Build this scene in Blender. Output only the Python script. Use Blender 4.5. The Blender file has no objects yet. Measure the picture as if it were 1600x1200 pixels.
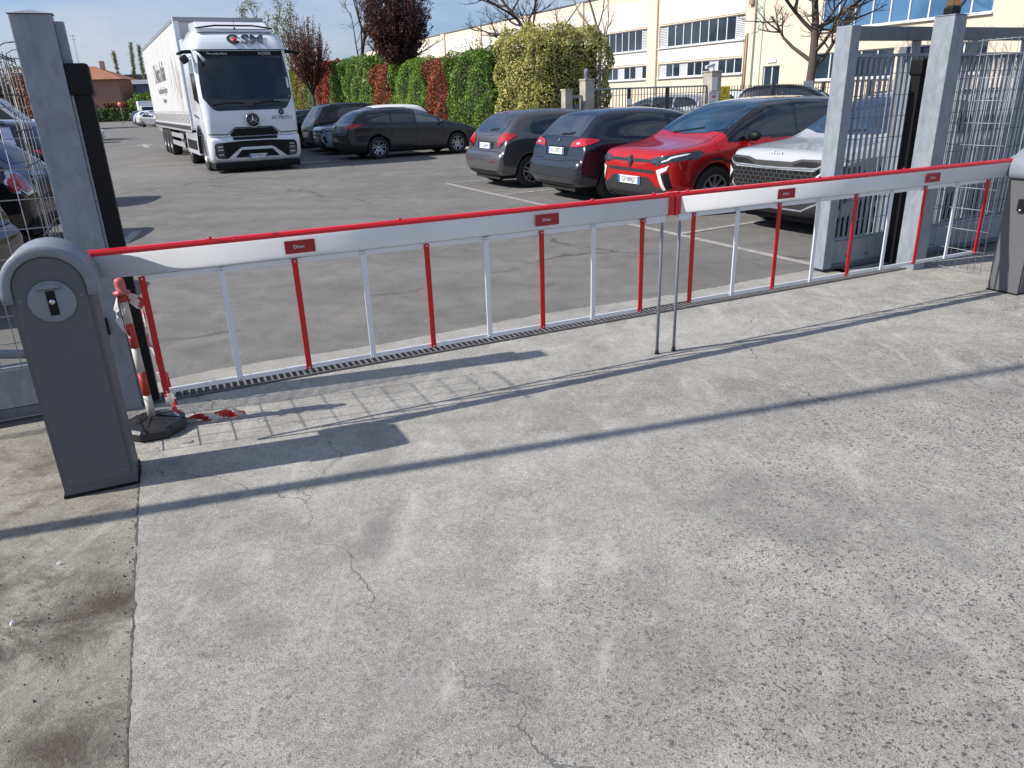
import bpy, bmesh, math, random
import numpy as np
from mathutils import Vector, Matrix
from mathutils.bvhtree import BVHTree
from mathutils.geometry import delaunay_2d_cdt
PI = math.pi
R = math.radians
S = bpy.context.scene
C = S.collection

# ---------------------------------------------------------------- camera, sky, sun, exposure
CAM_H = 1.72
cam = bpy.data.cameras.new('camera'); camo = bpy.data.objects.new('camera', cam); C.objects.link(camo)
cam.sensor_width = 36; cam.lens = 36*1150/1600; cam.clip_start = 0.05; cam.clip_end = 3000
_p, _r = R(21.3), R(2.0)
_f = Vector((0, math.cos(_p), -math.sin(_p))); _r0 = Vector((1, 0, 0)); _u0 = _r0.cross(_f)
_R = math.cos(_r)*_r0 - math.sin(_r)*_u0; _U = math.sin(_r)*_r0 + math.cos(_r)*_u0
camo.matrix_world = Matrix(((_R.x, _U.x, -_f.x, 0), (_R.y, _U.y, -_f.y, 0), (_R.z, _U.z, -_f.z, CAM_H), (0, 0, 0, 1)))
S.camera = camo

SUN_EL, SUN_DIR_XY = 39.6, R(196)          # the sun stands to the left, a little behind the camera
tosun = Vector((math.cos(SUN_DIR_XY)*math.cos(R(SUN_EL)), math.sin(SUN_DIR_XY)*math.cos(R(SUN_EL)), math.sin(R(SUN_EL))))
sl = bpy.data.lights.new('sun', 'SUN'); sl.energy = 5.0; sl.angle = R(0.53); sl.color = (1, .94, .855)
so = bpy.data.objects.new('sun', sl); C.objects.link(so); so.rotation_euler = tosun.to_track_quat('Z', 'Y').to_euler()
W = bpy.data.worlds.new('World'); S.world = W; W.use_nodes = True
nt = W.node_tree; nt.nodes.clear()
def N(nt, t, **kw):
    n = nt.nodes.new(t)
    for k, v in kw.items():
        if k in n.inputs: n.inputs[k].default_value = v
        else: setattr(n, k, v)
    return n
sky = N(nt, 'ShaderNodeTexSky', sky_type='NISHITA', sun_disc=False, sun_elevation=R(SUN_EL), sun_rotation=math.atan2(tosun.x, tosun.y), altitude=60, air_density=1.0, dust_density=1.1, ozone_density=3.0)
tc = N(nt, 'ShaderNodeTexCoord'); mp = N(nt, 'ShaderNodeMapping'); mp.inputs['Scale'].default_value = (1.1, 1.1, 3.6)
cn = N(nt, 'ShaderNodeTexNoise', Scale=2.6, Detail=7.0, Roughness=.58, Distortion=.35)
cr = N(nt, 'ShaderNodeValToRGB'); cr.color_ramp.elements[0].position = .40; cr.color_ramp.elements[1].position = .66
cr.color_ramp.elements[1].color = (.85, .85, .85, 1)
mx = N(nt, 'ShaderNodeMix', data_type='RGBA'); bg = N(nt, 'ShaderNodeBackground', Strength=.100); wo = N(nt, 'ShaderNodeOutputWorld')
L = nt.links.new
L(tc.outputs['Generated'], mp.inputs[0]); L(mp.outputs[0], cn.inputs['Vector']); L(cn.outputs[0], cr.inputs[0]); L(cr.outputs[0], mx.inputs[0])
tn = N(nt, 'ShaderNodeMix', data_type='RGBA', blend_type='MULTIPLY'); tn.inputs[0].default_value = 1; tn.inputs[7].default_value = (.90, .98, 1.20, 1)
L(sky.outputs[0], tn.inputs[6]); L(tn.outputs[2], mx.inputs[6]); mx.inputs[7].default_value = (5.3, 5.8, 6.7, 1); L(mx.outputs[2], bg.inputs[0]); L(bg.outputs[0], wo.inputs[0])
S.view_settings.view_transform = 'Standard'; S.view_settings.look = 'None'; S.view_settings.exposure = 0.22; S.view_settings.gamma = 1
S.view_settings.use_curve_mapping = False
S.cycles.max_bounces = 6; S.cycles.diffuse_bounces = 3; S.cycles.glossy_bounces = 3; S.cycles.transparent_max_bounces = 8; S.cycles.caustics_reflective = False; S.cycles.caustics_refractive = False
S.cycles.use_denoising = True

# ---------------------------------------------------------------- helpers
SA = 27.0                                  # the yard's own axes: U runs along the gate, V down the street
U = Vector((math.cos(R(SA)), math.sin(R(SA)), 0)); V = Vector((-U.y, U.x, 0))
def tag(o, label=None, cat=None, group=None, kind=None):
    if label: o['label'] = label
    if cat: o['category'] = cat
    if group: o['group'] = group
    if kind: o['kind'] = kind
    return o
def empty(name, loc, rz=0, label=None, cat=None, group=None, rot=None):
    o = bpy.data.objects.new(name, None); C.objects.link(o); o.location = loc; o.rotation_euler = rot or (0, 0, rz)
    o.empty_display_size = .1
    return tag(o, label, cat, group)
def link_mesh(name, me, mats, parent=None, smooth=False):
    for m in (mats if isinstance(mats, (list, tuple)) else [mats]): me.materials.append(m)
    if smooth: me.polygons.foreach_set('use_smooth', [True]*len(me.polygons))
    o = bpy.data.objects.new(name, me); C.objects.link(o)
    if parent: o.parent = parent
    return o
class MB:
    def __init__(s): s.v = []; s.f = []; s.m = []; s.sm = []
    def add(s, vs, fs, m=0, smooth=False, M=None):
        b = len(s.v)
        for v in vs:
            v = Vector(v)
            s.v.append(tuple(M @ v if M else v))
        for f in fs: s.f.append([b+i for i in f]); s.m.append(m); s.sm.append(smooth)
        return s
    def box(s, x0, x1, y0, y1, z0, z1, m=0, M=None):
        return s.add([(x0,y0,z0),(x1,y0,z0),(x1,y1,z0),(x0,y1,z0),(x0,y0,z1),(x1,y0,z1),(x1,y1,z1),(x0,y1,z1)],
                     [(0,3,2,1),(4,5,6,7),(0,1,5,4),(1,2,6,5),(2,3,7,6),(3,0,4,7)], m, M=M)
    def quad(s, a, b, c, d, m=0): return s.add([a, b, c, d], [(0, 1, 2, 3)], m)
    def tube(s, pts, r, n=8, m=0, cap=True, M=None, smooth=True):
        pts = [Vector(p) for p in pts]; rs = r if isinstance(r, (list, tuple)) else [r]*len(pts)
        vs = []; fs = []; prev = None
        for i, p in enumerate(pts):
            d = (pts[min(i+1, len(pts)-1)] - pts[max(i-1, 0)])
            if d.length < 1e-9: d = Vector((0, 0, 1))
            d.normalize()
            a = prev if prev is not None else (Vector((0, 0, 1)) if abs(d.z) < .9 else Vector((1, 0, 0)))
            x = (a - d*a.dot(d))
            if x.length < 1e-6: x = d.orthogonal()
            x.normalize(); prev = x; y = d.cross(x)
            for k in range(n):
                t = 2*PI*k/n; vs.append(p + (x*math.cos(t) + y*math.sin(t))*rs[i])
        for i in range(len(pts)-1):
            for k in range(n):
                a = i*n+k; b = i*n+(k+1) % n; fs.append((a, b, b+n, a+n))
        if cap: fs.append(tuple(range(n-1, -1, -1))); fs.append(tuple(range((len(pts)-1)*n, len(pts)*n)))
        return s.add(vs, fs, m, smooth, M)
    def lathe(s, prof, n=24, m=0, M=None, smooth=True, cap=False):
        vs = []; fs = []
        for r, z in prof:
            for k in range(n): vs.append((r*math.cos(2*PI*k/n), r*math.sin(2*PI*k/n), z))
        for i in range(len(prof)-1):
            for k in range(n):
                a = i*n+k; b = i*n+(k+1) % n; fs.append((a, b, b+n, a+n))
        if cap: fs.append(tuple(range(n-1, -1, -1))); fs.append(tuple(range((len(prof)-1)*n, len(prof)*n)))
        return s.add(vs, fs, m, smooth, M)
    def prism(s, poly, t0, t1, axis='y', m=0, M=None):
        """extrude a 2-D polygon; axis y: (x,z) polygon, axis x: (y,z) polygon, axis z: (x,y) polygon"""
        f = {'y': lambda a, b, t: (a, t, b), 'x': lambda a, b, t: (t, a, b), 'z': lambda a, b, t: (a, b, t)}[axis]
        n = len(poly); vs = [f(a, b, t0) for a, b in poly] + [f(a, b, t1) for a, b in poly]
        fs = [tuple(range(n)), tuple(range(2*n-1, n-1, -1))] + [(i, i+n, (i+1) % n + n, (i+1) % n) for i in range(n)]
        return s.add(vs, fs, m, M=M)
    def mesh(s, name):
        me = bpy.data.meshes.new(name); me.from_pydata(s.v, [], s.f); me.polygons.foreach_set('material_index', s.m)
        me.polygons.foreach_set('use_smooth', s.sm); me.validate(); me.update(); return me
    def build(s, name, mats, parent=None, fix=True, bevel=0):
        me = s.mesh(name)
        if fix or bevel:
            bm = bmesh.new(); bm.from_mesh(me)
            if bevel:
                es = [e for e in bm.edges if e.is_manifold and e.calc_face_angle(0) > R(40)]
                bmesh.ops.bevel(bm, geom=es, offset=bevel, segments=2, affect='EDGES', profile=.6)
            bmesh.ops.recalc_face_normals(bm, faces=bm.faces); bm.to_mesh(me); bm.free()
        return link_mesh(name, me, mats, parent)
def smooth_mesh(me, levels=2, cutters=(), name='m'):
    """subdivide, cut and bake to a new mesh"""
    o = bpy.data.objects.new('tmp', me); C.objects.link(o); tmp = [o]
    if levels:
        m = o.modifiers.new('s', 'SUBSURF'); m.levels = levels; m.render_levels = levels
    for cme in cutters:
        c = bpy.data.objects.new('tmpc', cme); C.objects.link(c); tmp.append(c)
        b = o.modifiers.new('b', 'BOOLEAN'); b.operation = 'DIFFERENCE'; b.solver = 'EXACT'; b.object = c
    dg = bpy.context.evaluated_depsgraph_get(); dg.update()
    out = bpy.data.meshes.new_from_object(o.evaluated_get(dg), depsgraph=dg); out.name = name
    for t in tmp: bpy.data.objects.remove(t)
    return out
def text_mesh(txt, size, extrude=0.002, align='CENTER', squash=1.0, shear=0, bold=0):
    cu = bpy.data.curves.new('lettering', 'FONT'); cu.body = txt; cu.size = size; cu.extrude = extrude; cu.align_x = align; cu.align_y = 'CENTER'; cu.resolution_u = 3; cu.shear = shear; cu.offset = bold
    o = bpy.data.objects.new('tmp', cu); C.objects.link(o); dg = bpy.context.evaluated_depsgraph_get(); dg.update()
    me = bpy.data.meshes.new_from_object(o.evaluated_get(dg), depsgraph=dg); bpy.data.objects.remove(o)
    if squash != 1:
        for v in me.vertices: v.co.x *= squash
    return me
def put_text(txt, size, M, mat, parent, name='lettering', squash=1.0, extrude=.002, align='CENTER', shear=0, bold=0):
    me = text_mesh(txt, size, extrude, align, squash, shear, bold); me.transform(M)
    me.materials.clear(); return link_mesh(name, me, mat, parent)
def frame(o, x, y):
    """matrix with local x -> x, local y -> y (so text reads along x), z = normal"""
    x = Vector(x).normalized(); y = Vector(y).normalized(); z = x.cross(y)
    return Matrix(((x.x, y.x, z.x, o[0]), (x.y, y.y, z.y, o[1]), (x.z, y.z, z.z, o[2]), (0, 0, 0, 1)))
def copy_tree(o, parent=None):
    c = o.copy(); C.objects.link(c)
    if parent: c.parent = parent
    for ch in list(o.children): copy_tree(ch, c)
    return c

# ---------------------------------------------------------------- materials
def srgb(r, g, b):
    f = lambda c: c/12.92 if c <= .04045 else ((c+.055)/1.055)**2.4
    return (f(r/255), f(g/255), f(b/255))
def pbr(name, col, rough=.5, metal=0, var=0, vs=3, bump=0, bs=60, coat=0, col2=None, spec=.5, detail=4, trans=0):
    m = bpy.data.materials.new(name); m.use_nodes = True; nt = m.node_tree; L = nt.links.new
    b = nt.nodes['Principled BSDF']; b.inputs['Base Color'].default_value = (*col, 1); b.inputs['Roughness'].default_value = rough
    b.inputs['Metallic'].default_value = metal; b.inputs['Specular IOR Level'].default_value = spec
    if coat: b.inputs['Coat Weight'].default_value = coat; b.inputs['Coat Roughness'].default_value = .03
    tc = N(nt, 'ShaderNodeTexCoord')
    if var or col2:
        n = N(nt, 'ShaderNodeTexNoise', Scale=vs, Detail=float(detail), Roughness=.6); L(tc.outputs['Object'], n.inputs['Vector'])
        cr = N(nt, 'ShaderNodeValToRGB'); cr.color_ramp.elements[0].position = .33; cr.color_ramp.elements[1].position = .67
        a = col2 if col2 else tuple(c*(1-var) for c in col); z = col if col2 else tuple(min(1, c*(1+var)) for c in col)
        cr.color_ramp.elements[0].color = (*a, 1); cr.color_ramp.elements[1].color = (*z, 1)
        L(n.outputs[0], cr.inputs[0]); L(cr.outputs[0], b.inputs['Base Color'])
        if rough > .2:
            mr = N(nt, 'ShaderNodeMapRange'); mr.inputs[3].default_value = max(0, rough-.1); mr.inputs[4].default_value = min(1, rough+.12)
            L(n.outputs[0], mr.inputs[0]); L(mr.outputs[0], b.inputs['Roughness'])
    if bump:
        n2 = N(nt, 'ShaderNodeTexNoise', Scale=bs, Detail=3.0); L(tc.outputs['Object'], n2.inputs['Vector'])
        bp = N(nt, 'ShaderNodeBump', Strength=bump, Distance=.01); L(n2.outputs[0], bp.inputs['Height']); L(bp.outputs[0], b.inputs['Normal'])
    return m
def galvanised(name, base=.33, rough=.5):
    m = bpy.data.materials.new(name); m.use_nodes = True; nt = m.node_tree; L = nt.links.new; b = nt.nodes['Principled BSDF']
    tc = N(nt, 'ShaderNodeTexCoord'); v = N(nt, 'ShaderNodeTexVoronoi', Scale=26.0); n = N(nt, 'ShaderNodeTexNoise', Scale=7.0, Detail=6.0, Roughness=.65, Distortion=1.2)
    mp = N(nt, 'ShaderNodeMapping'); mp.inputs['Scale'].default_value = (1, 1, .45)
    L(tc.outputs['Object'], mp.inputs[0]); L(mp.outputs[0], v.inputs['Vector']); L(mp.outputs[0], n.inputs['Vector'])
    w = N(nt, 'ShaderNodeRGBToBW'); L(v.outputs['Color'], w.inputs[0])
    ad = N(nt, 'ShaderNodeMath', operation='MULTIPLY_ADD'); ad.inputs[1].default_value = .28; L(w.outputs[0], ad.inputs[0]); L(n.outputs[0], ad.inputs[2])
    cr = N(nt, 'ShaderNodeValToRGB'); cr.color_ramp.elements[0].position = .38; cr.color_ramp.elements[1].position = .9
    cr.color_ramp.elements[0].color = (base*.66, base*.75, base*.87, 1); cr.color_ramp.elements[1].color = (base*1.02, base*1.11, base*1.22, 1)
    L(ad.outputs[0], cr.inputs[0]); L(cr.outputs[0], b.inputs['Base Color'])
    mr = N(nt, 'ShaderNodeMapRange'); mr.inputs[3].default_value = rough-.1; mr.inputs[4].default_value = rough+.2; L(ad.outputs[0], mr.inputs[0]); L(mr.outputs[0], b.inputs['Roughness'])
    b.inputs['Metallic'].default_value = .22; b.inputs['Specular IOR Level'].default_value = .3
    bp = N(nt, 'ShaderNodeBump', Strength=.12, Distance=.004); L(ad.outputs[0], bp.inputs['Height']); L(bp.outputs[0], b.inputs['Normal'])
    return m
def paint(name, col, flake=True, dusty=.0):
    m = pbr(name, col, .30, .45 if flake else 0, coat=1)
    nt = m.node_tree; L = nt.links.new; b = nt.nodes['Principled BSDF']
    if dusty:
        tc = N(nt, 'ShaderNodeTexCoord'); n = N(nt, 'ShaderNodeTexNoise', Scale=2.2, Detail=6.0, Roughness=.65); L(tc.outputs['Object'], n.inputs['Vector'])
        sx = N(nt, 'ShaderNodeSeparateXYZ'); L(tc.outputs['Object'], sx.inputs[0])
        mr = N(nt, 'ShaderNodeMapRange'); mr.inputs[1].default_value = 1.0; mr.inputs[2].default_value = .1; L(sx.outputs[2], mr.inputs[0])
        mu = N(nt, 'ShaderNodeMath', operation='MULTIPLY'); L(n.outputs[0], mu.inputs[0]); L(mr.outputs[0], mu.inputs[1])
        m2 = N(nt, 'ShaderNodeMath', operation='MULTIPLY'); m2.inputs[1].default_value = dusty; L(mu.outputs[0], m2.inputs[0])
        mx = N(nt, 'ShaderNodeMix', data_type='RGBA'); mx.inputs[6].default_value = (*col, 1); mx.inputs[7].default_value = (.28, .26, .23, 1); L(m2.outputs[0], mx.inputs[0])
        L(mx.outputs[2], b.inputs['Base Color'])
        cw = N(nt, 'ShaderNodeMath', operation='SUBTRACT'); cw.inputs[0].default_value = .9; L(m2.outputs[0], cw.inputs[1]); L(cw.outputs[0], b.inputs['Coat Weight'])
    return m
M = {}
M['galv'] = galvanised('galvanised_steel'); M['galv_dark'] = galvanised('weathered_galvanised_steel', .19, .5)
M['wire'] = pbr('wire_zinc', (.34, .35, .37), .5, .5); M['wire_dull'] = pbr('dull_wire', (.10, .10, .105), .6, .3)
M['black'] = pbr('black_plastic', (.007, .007, .008), .55, spec=.25); M['rubber'] = pbr('tyre_rubber', (.018, .018, .018), .75, bump=.2, bs=40)
M['trim'] = pbr('grey_black_trim', (.03, .03, .032), .6, var=.15, vs=8)
M['glass'] = pbr('tinted_glass', (.010, .014, .021), .03); M['glass_light'] = pbr('clear_glass', (.03, .05, .06), .04, spec=.9, coat=.6)
M['lamp'] = pbr('lamp_lens', (.55, .58, .62), .08, .35, spec=.8, coat=1); M['drl'] = pbr('lamp_white', (.8, .82, .85), .15, coat=.8)
M['red_lamp'] = pbr('red_lens', (.42, .012, .018), .12, coat=.8, var=.2, vs=12); M['darkred_lamp'] = pbr('dark_red_lens', (.14, .005, .01), .1, coat=.8)
M['chrome'] = pbr('bright_trim', (.6, .62, .64), .16, 1); M['alloy'] = pbr('alloy', (.42, .43, .45), .3, .8); M['alloy_dark'] = pbr('dark_alloy', (.03, .03, .032), .35, .6)
M['plate'] = pbr('plate_white', (.72, .74, .76), .4); M['plate_blue'] = pbr('plate_blue', (.02, .1, .42), .4); M['plate_ink'] = pbr('plate_ink', (.03, .035, .05), .5)
M['white'] = pbr('white_paint', (.76, .78, .8), .35, coat=.3); M['under'] = pbr('underbody', (.012, .012, .012), .9)
M['orange'] = pbr('amber_lens', (.7, .25, .03), .3)

def ior(m, v):
    m.node_tree.nodes['Principled BSDF'].inputs['IOR'].default_value = v
ior(M['glass'], 1.95); ior(M['glass_light'], 1.9)

def ground_mat(name, c1, c2, c3, conc=False, dirt=False, tar=False):
    m = bpy.data.materials.new(name); m.use_nodes = True; nt = m.node_tree; L = nt.links.new; b = nt.nodes['Principled BSDF']
    g = N(nt, 'ShaderNodeNewGeometry'); P = g.outputs['Position']
    def noise(sc, det=5, rough=.6, dist=0, vec=P):
        n = N(nt, 'ShaderNodeTexNoise', Scale=float(sc), Detail=float(det), Roughness=rough, Distortion=float(dist)); L(vec, n.inputs['Vector']); return n.outputs[0]
    def ramp(x, p0, p1, a=(0, 0, 0), z=(1, 1, 1)):
        r = N(nt, 'ShaderNodeValToRGB'); r.color_ramp.elements[0].position = p0; r.color_ramp.elements[1].position = p1
        r.color_ramp.elements[0].color = (*a, 1); r.color_ramp.elements[1].color = (*z, 1); L(x, r.inputs[0]); return r.outputs[0]
    def mix(f, a, z, mode='MIX'):
        x = N(nt, 'ShaderNodeMix', data_type='RGBA', blend_type=mode)
        for i, s in ((0, f), (6, a), (7, z)):
            if isinstance(s, (int, float)): x.inputs[i].default_value = s
            elif isinstance(s, tuple): x.inputs[i].default_value = (*s, 1)
            else: L(s, x.inputs[i])
        return x.outputs[2]
    def math_(op, a, z=0.0, c=0.0):
        x = N(nt, 'ShaderNodeMath', operation=op)
        for i, s in ((0, a), (1, z), (2, c)):
            if isinstance(s, (int, float)): x.inputs[i].default_value = s
            else: L(s, x.inputs[i])
        return x.outputs[0]
    st = N(nt, 'ShaderNodeMapping'); st.inputs['Scale'].default_value = (.55, 1.9, 1); st.inputs['Rotation'].default_value = (0, 0, R(-28)); L(P, st.inputs[0])
    big = noise(.55, 6, .62, .4, st.outputs[0]); med = noise(2.3, 7, .68, .6); fine = noise(48, 6, .75); grit = noise(230, 3, .7)
    col = mix(ramp(big, .36, .64), c1, c2)
    col = mix(math_('MULTIPLY', ramp(med, .50, .74), .65 if conc else .35), col, c3)
    col = mix(.95 if conc else .6, col, mix(ramp(fine, .36, .64), (.80, .79, .78), (1.17, 1.17, 1.16)), 'MULTIPLY')
    col = mix(.95 if conc else .8, col, mix(ramp(grit, .38, .62), (.60, .60, .60), (1.38, 1.38, 1.38)), 'MULTIPLY')
    col = mix(.8, col, mix(ramp(noise(3.3, 8, .72, .6), .34, .66), (.80, .79, .78), (1.20, 1.20, 1.18)), 'MULTIPLY')
    h = math_('ADD', math_('MULTIPLY', fine, .5), math_('MULTIPLY', grit, .4)); h = math_('ADD', h, math_('MULTIPLY', med, .6))
    if conc:
        # pits where the fines have washed out, stronger towards the right-hand foreground and in patches
        sx = N(nt, 'ShaderNodeSeparateXYZ'); L(P, sx.inputs[0])
        pm = math_('ADD', math_('MULTIPLY', sx.outputs[0], .16), math_('MULTIPLY', math_('SUBTRACT', 2.6, sx.outputs[1]), .15))
        pm = math_('ADD', pm, math_('MULTIPLY', noise(1.3, 4, .6), 1.1)); pm = ramp(pm, .42, .85)
        wob = N(nt, 'ShaderNodeMix', data_type='VECTOR'); wob.inputs[0].default_value = .04; L(P, wob.inputs[4])
        nv = N(nt, 'ShaderNodeTexNoise', Scale=24.0); L(P, nv.inputs['Vector']); L(nv.outputs[1], wob.inputs[5])
        for sc, rr in ((46, .26), (85, .30), (150, .34)):
            vo = N(nt, 'ShaderNodeTexVoronoi', Scale=float(sc)); vo.inputs['Randomness'].default_value = 1; L(wob.outputs[1], vo.inputs['Vector'])
            rb = N(nt, 'ShaderNodeSeparateColor'); L(vo.outputs['Color'], rb.inputs[0])
            pit = math_('MULTIPLY', math_('LESS_THAN', vo.outputs['Distance'], math_('MULTIPLY', rb.outputs[0], rr*1.5)), math_('GREATER_THAN', rb.outputs[1], .45))
            pit = math_('MULTIPLY', pit, pm); col = mix(math_('MULTIPLY', pit, .72), col, (.07, .067, .062)); h = math_('SUBTRACT', h, math_('MULTIPLY', pit, .7))
        # hairline cracks
        vc = N(nt, 'ShaderNodeTexVoronoi', feature='DISTANCE_TO_EDGE', Scale=.62); cw = N(nt, 'ShaderNodeMix', data_type='VECTOR'); cw.inputs[0].default_value = .38
        nw = N(nt, 'ShaderNodeTexNoise', Scale=2.4, Detail=6.0); L(P, nw.inputs['Vector']); L(P, cw.inputs[4]); L(nw.outputs[1], cw.inputs[5]); L(cw.outputs[1], vc.inputs['Vector'])
        ck = math_('MULTIPLY', math_('LESS_THAN', vc.outputs['Distance'], .0013), ramp(noise(1.1, 3), .44, .52))
        col = mix(math_('MULTIPLY', ck, .75), col, (.12, .115, .11)); h = math_('SUBTRACT', h, math_('MULTIPLY', ck, .8))
        # pale scuffs and grey wheel smears
        sc_ = N(nt, 'ShaderNodeMapping'); sc_.inputs['Scale'].default_value = (2.3, .8, 1); sc_.inputs['Rotation'].default_value = (0, 0, R(35)); L(P, sc_.inputs[0])
        col = mix(math_('MULTIPLY', ramp(noise(1.9, 6, .66, .8, sc_.outputs[0]), .55, .68), .38), col, tuple(min(1, x*1.5) for x in c2))
        col = mix(math_('MULTIPLY', ramp(noise(1.15, 6, .62, 1.0), .54, .70), .60), col, tuple(x*.60 for x in c1))
    if tar:
        vc = N(nt, 'ShaderNodeTexVoronoi', feature='DISTANCE_TO_EDGE', Scale=.16); cw = N(nt, 'ShaderNodeMix', data_type='VECTOR'); cw.inputs[0].default_value = .5
        nw = N(nt, 'ShaderNodeTexNoise', Scale=.9, Detail=7.0); L(P, nw.inputs['Vector']); L(P, cw.inputs[4]); L(nw.outputs[1], cw.inputs[5]); L(cw.outputs[1], vc.inputs['Vector'])
        ck = math_('MULTIPLY', math_('LESS_THAN', vc.outputs['Distance'], .0022), ramp(noise(.35, 3), .46, .52)); col = mix(math_('MULTIPLY', ck, .6), col, (.05, .048, .045))
        tr_ = N(nt, 'ShaderNodeMapping'); tr_.inputs['Scale'].default_value = (.9, .12, 1); tr_.inputs['Rotation'].default_value = (0, 0, R(-27)); L(P, tr_.inputs[0])
        col = mix(math_('MULTIPLY', ramp(noise(.8, 5, .55, .3, tr_.outputs[0]), .46, .66), .32), col, (.115, .11, .10)); col = mix(math_('MULTIPLY', ramp(noise(.5, 7, .66, .8), .56, .70), .35), col, (.27, .255, .22))
        vo = N(nt, 'ShaderNodeTexVoronoi', Scale=2.2); L(P, vo.inputs['Vector']); oc = N(nt, 'ShaderNodeSeparateColor'); L(vo.outputs['Color'], oc.inputs[0])
        oil = math_('MULTIPLY', ramp(math_('ADD', vo.outputs['Distance'], math_('MULTIPLY', med, .2)), .17, .30, (1, 1, 1), (0, 0, 0)), math_('GREATER_THAN', oc.outputs[0], .8)); col = mix(math_('MULTIPLY', oil, .45), col, (.07, .066, .06))
    if dirt:
        col = mix(math_('MULTIPLY', ramp(noise(1.35, 7, .66, .5), .50, .62), .8), col, (.10, .078, .062))
        wn = noise(4, 8, .72, .8)
        for (bx_, by_, br_) in ((-1.62, 2.28, .42), (-2.15, 2.30, .50), (-1.85, 1.98, .30), (-1.35, 1.62, .32), (-2.3, 1.8, .35)):
            vd = N(nt, 'ShaderNodeVectorMath', operation='DISTANCE'); L(P, vd.inputs[0]); vd.inputs[1].default_value = (bx_, by_, 0)
            bm_ = math_('SUBTRACT', 1.0, math_('DIVIDE', vd.outputs['Value'], br_)); bm_ = math_('ADD', bm_, math_('MULTIPLY', math_('SUBTRACT', wn, .5), 2.6))
            col = mix(math_('MULTIPLY', ramp(bm_, .25, 1.0), .75), col, (.062, .046, .036)); h = math_('ADD', h, math_('MULTIPLY', ramp(bm_, .3, 1.0), math_('MULTIPLY', fine, .8)))
        vo = N(nt, 'ShaderNodeTexVoronoi', Scale=45.0); L(P, vo.inputs['Vector'])
        sp = math_('MULTIPLY', math_('LESS_THAN', vo.outputs['Distance'], .2), ramp(noise(2.2, 4), .45, .6)); col = mix(math_('MULTIPLY', sp, .5), col, (.06, .055, .05)); h = math_('ADD', h, math_('MULTIPLY', sp, .8))
    L(col, b.inputs['Base Color']); b.inputs['Roughness'].default_value = .88; b.inputs['Specular IOR Level'].default_value = .3
    bp = N(nt, 'ShaderNodeBump', Strength=.8 if conc else .6, Distance=.014); L(h, bp.inputs['Height']); L(bp.outputs[0], b.inputs['Normal'])
    return m
M['asphalt'] = ground_mat('asphalt', (.155, .152, .145), (.195, .190, .181), (.235, .228, .215), tar=True)
M['concrete'] = ground_mat('concrete', (.325, .315, .290), (.40, .389, .360), (.47, .457, .425), conc=True)
M['concrete_dirty'] = ground_mat('dirty_concrete', (.27, .252, .217), (.33, .312, .272), (.37, .35, .31), conc=True, dirt=True)
M['concrete_new'] = ground_mat('channel_concrete', (.30, .292, .27), (.37, .36, .332), (.40, .39, .36))
M['line'] = pbr('worn_road_paint', (.42, .41, .38), .8, col2=(.24, .23, .215), vs=9, detail=6)
# ================================================================ ground
def sheet(name, poly, z, mat, sub=0, jit=0, seed=1):
    rnd = random.Random(seed); pts = []
    for i, (a, b) in enumerate(zip(poly, poly[1:]+poly[:1])):
        a = Vector(a); b = Vector(b); n = max(1, int((b-a).length/sub)) if sub and (b-a).length < 14 else 1
        for k in range(n):
            p = a.lerp(b, k/n); j = jit if k else 0; pts.append((p.x+rnd.uniform(-j, j), p.y+rnd.uniform(-j, j), z))
    me = bpy.data.meshes.new(name); me.from_pydata(pts, [], [range(len(pts))]); me.update()
    return tag(link_mesh(name, me, mat), kind='structure')
me = bpy.data.meshes.new('asphalt_ground'); me.from_pydata([(-900, -200, 0), (900, -200, 0), (900, 1500, 0), (-900, 1500, 0)], [], [(0, 1, 2, 3)])
tag(link_mesh('asphalt_ground', me, M['asphalt']), kind='structure')
GD = Vector((math.cos(R(25)), math.sin(R(25)))); GN = Vector((-GD.y, GD.x))
def gl(s, n): return tuple(Vector((-2.24, 4.35)) + GD*s + GN*n)          # along / beyond the drain line
sheet('concrete_apron', [(-1.80, 3.10), (-1.95, 3.45), gl(-.25, 0.0), gl(9, 0.0), (22, 8), (22, -12), (5, -12), (-.60, .38), (-1.18, 1.69)], .008, M['concrete'], .05, .006)
sheet('concrete_strip', [gl(-.25, -.02), (-1.9, 3.4), (-1.78, 3.05), (-1.16, 1.69), (-.58, .38), (5.1, -12.1), (-22, -12), (-22, -4.9), gl(-9, -.1)], .004, M['concrete_dirty'], .05, .004, 3)
sheet('concrete_channel_edge', [gl(-.3, .10), gl(7.2, .10), gl(7.3, .30), gl(6, .42), gl(4.4, .36), gl(3, .44), gl(1.6, .36), gl(.4, .42), gl(-.4, .3)], .004, M['concrete_new'], .06, .012, 5)
jp = [(-1.93, 3.42), (-1.80, 3.10), (-1.18, 1.69), (-.60, .38), (.2, -1.4)]
rj = random.Random(6); L_ = []; R_ = []
for (a, b) in zip(jp, jp[1:]):
    a = Vector(a); b = Vector(b); nn = Vector((-(b-a).y, (b-a).x)).normalized(); k = int((b-a).length/.035)
    for i in range(k): q = a.lerp(b, i/k); w = abs(rj.gauss(.0015, .0035)); L_.append((*(q+nn*w), .0095)); R_.append((*(q-nn*abs(rj.gauss(.002, .0045))), .0095))
me = bpy.data.meshes.new('slab_joint'); me.from_pydata(L_+R_, [], [(i, i+1, len(L_)+i+1, len(L_)+i) for i in range(len(L_)-1)]); tag(link_mesh('slab_joint', me, pbr('joint_dirt', (.055, .05, .043), .95, col2=(.14, .128, .11), vs=40)), kind='structure')
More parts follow.
